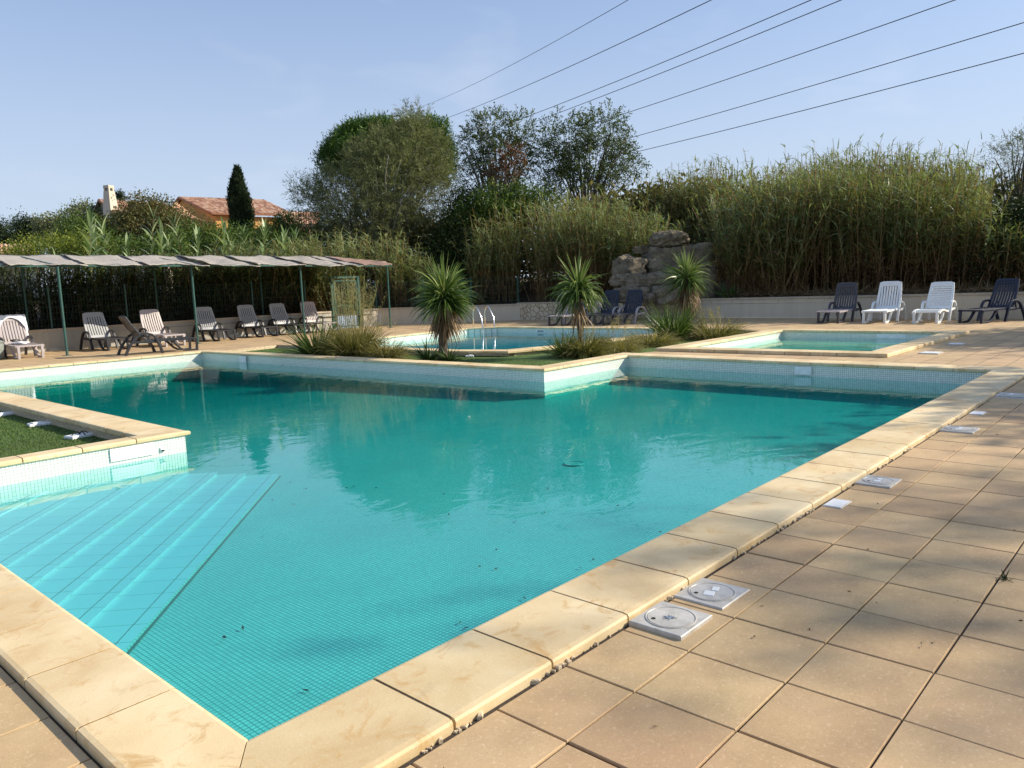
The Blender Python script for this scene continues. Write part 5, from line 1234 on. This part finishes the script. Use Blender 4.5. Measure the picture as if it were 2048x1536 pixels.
# ------------------------------------------------------------------ power lines
wires = [((1240, 0), (825, 215), 'uppermost thin wire'), ((1405, 0), (862, 240), 'second wire from the top'), ((1600, 0), (1008, 227), 'third wire from the top'), ((1662, 0), (1025, 240), 'fourth wire, close below the third'),
         ((1890, 0), (1230, 214), 'fifth wire from the top'), ((2048, 38), (1250, 260), 'sixth wire from the top'), ((2048, 100), (1275, 287), 'lowest wire, ending behind the right robinia')]
far = [(815, 222), (812, 262), (790, 322), (790, 335), (790, 362), (790, 392), (790, 405)]
for (a, b, lb), fp in zip(wires, far):
    sl_x = (b[0]-a[0], b[1]-a[1]); near = (a[0]-sl_x[0]*.35, a[1]-sl_x[1]*.35)
    pn, pf = at(*near, 26), at(*fp, 95); pts = []
    for f in np.linspace(0, 1, 40): p = pn+(pf-pn)*f; p[2] -= 0; pts.append(p)
    # the middle point is pulled so that the wire sags
    mid_ = at(b[0], b[1], 1.0); dm = (pn+(pf-pn)*.5)
    t_ = .5; out_ = []
    for f in np.linspace(0, 1, 40): p = pn+(pf-pn)*f; p[2] -= 4*.55*f*(1-f); out_.append(tuple(p))
    mb = MB(); mb.tube(out_, .013 if lb.startswith('upper') else .019, 5); o = mb.build('power_line', M['slot']); tag(o, lb+' of the overhead power line', 'power line', 'overhead power lines')
py_ = thing('utility_pylon', 'top of a grey pylon just showing above the umbrella pine', 'pylon', tuple(down(at(785, 240, 95), .6))); zt = at(785, 231, 95)[2]-.6
mb = MB(); mb.tube([(0, 0, 0), (0, 0, zt)], [.25, .12], 6); mb.build('mast', M['bark_pale'], py_); mb = MB(); mb.sweep([(-.5, .4, zt-.1), (.5, -.4, zt-.1)], .1, .1); mb.build('cross_arm', M['bark_pale'], py_)

# ------------------------------------------------------------------ trees right of the picture that shade the paving
def shade_tree(label, c, rad, h, n, seed, leaf='hedge'):
    base = (c[0], c[1], 0); tree('plane_tree', label, base, [((c[0], c[1], h), (rad, rad, rad*.55)), ((c[0]+rad*.5, c[1]-rad*.4, h+1), (rad*.7, rad*.7, rad*.45)), ((c[0]-rad*.5, c[1]+rad*.5, h-.5), (rad*.6, rad*.6, rad*.4))], n, .22, M[leaf], M['bark'], .25, h-rad*.6, 'trees shading the paving outside the photo', cl=.55, seed=seed, hollow=.2)
shade_tree('tall thin shade tree beyond the right edge, its shadow dappling the near paving', (24.3, -17.1), 3.8, 14.2, 3300, 61)
shade_tree('shade tree beyond the right edge in the middle', (22.5, -9.5), 3.4, 7.6, 15000, 62)
shade_tree('shade tree beyond the right edge farthest from the camera', (31.0, -7.0), 3.6, 7.4, 15000, 63)

# ------------------------------------------------------------------ small things
dp = gp(1148, 929, -.50); dr_ = thing('floor_drain', 'round white drain cover on the pool floor in the middle of the main pool', 'drain', (dp[0], dp[1], -.494))
mb = MB(); mb.tube([(.11*math.cos(a), .11*math.sin(a), .008) for a in np.linspace(0, 2*math.pi, 33)], .006, 6); mb.build('rim', M['mosaic_floor'], dr_)
mb = MB(); mb.prism([(.10*math.cos(a), .10*math.sin(a)) for a in np.linspace(0, 2*math.pi, 24, endpoint=False)], .0, .006); mb.build('grille', M['mosaic_floor'], dr_)
lf = Lf(); n = 46; XYp = np.column_stack([rng.uniform(1.4, 6, n), rng.uniform(2.7, 8, n)]); XYp = XYp[(XYp@N_) > -1.9]; n = len(XYp)
lf.rhomb(np.column_stack([XYp, np.full(n, -.485)]), unit(n)*[1, 1, .05], rng.uniform(.02, .055, n), .018, rng.random(n))
tag(lf.build('sunken_leaves', M['dead_leaf']), 'dark bits of leaf sunk on the pool floor near the camera', 'leaves', None, 'stuff')
lf = Lf(); n = 150; XYp = np.column_stack([rng.uniform(.9, 12, n), rng.uniform(-2.5, 1.9, n)])
lf.rhomb(np.column_stack([XYp, np.full(n, .020)]), unit(n)*[1, 1, .1], rng.uniform(.01, .035, n), .008, rng.random(n))
tag(lf.build('leaf_litter', M['dead_leaf']), 'tiny dry leaf scraps scattered over the paving', 'leaves', None, 'stuff')
wp = gp(2008, 1160, .012); lf = Lf(); n = 26; lf.blades(np.tile(np.array([[0, 0, 0.]]), (n, 1))+rng.normal(size=(n, 3))*[.012, .012, 0], unit(n, .5), rng.uniform(.03, .08, n), .006, rng.random(n), .5, 3)
wd_ = lf.build('weed', M['dark_leaf']); wd_.location = tuple(wp); tag(wd_, 'small weed growing in a paving joint at the right edge of the photo', 'weed')
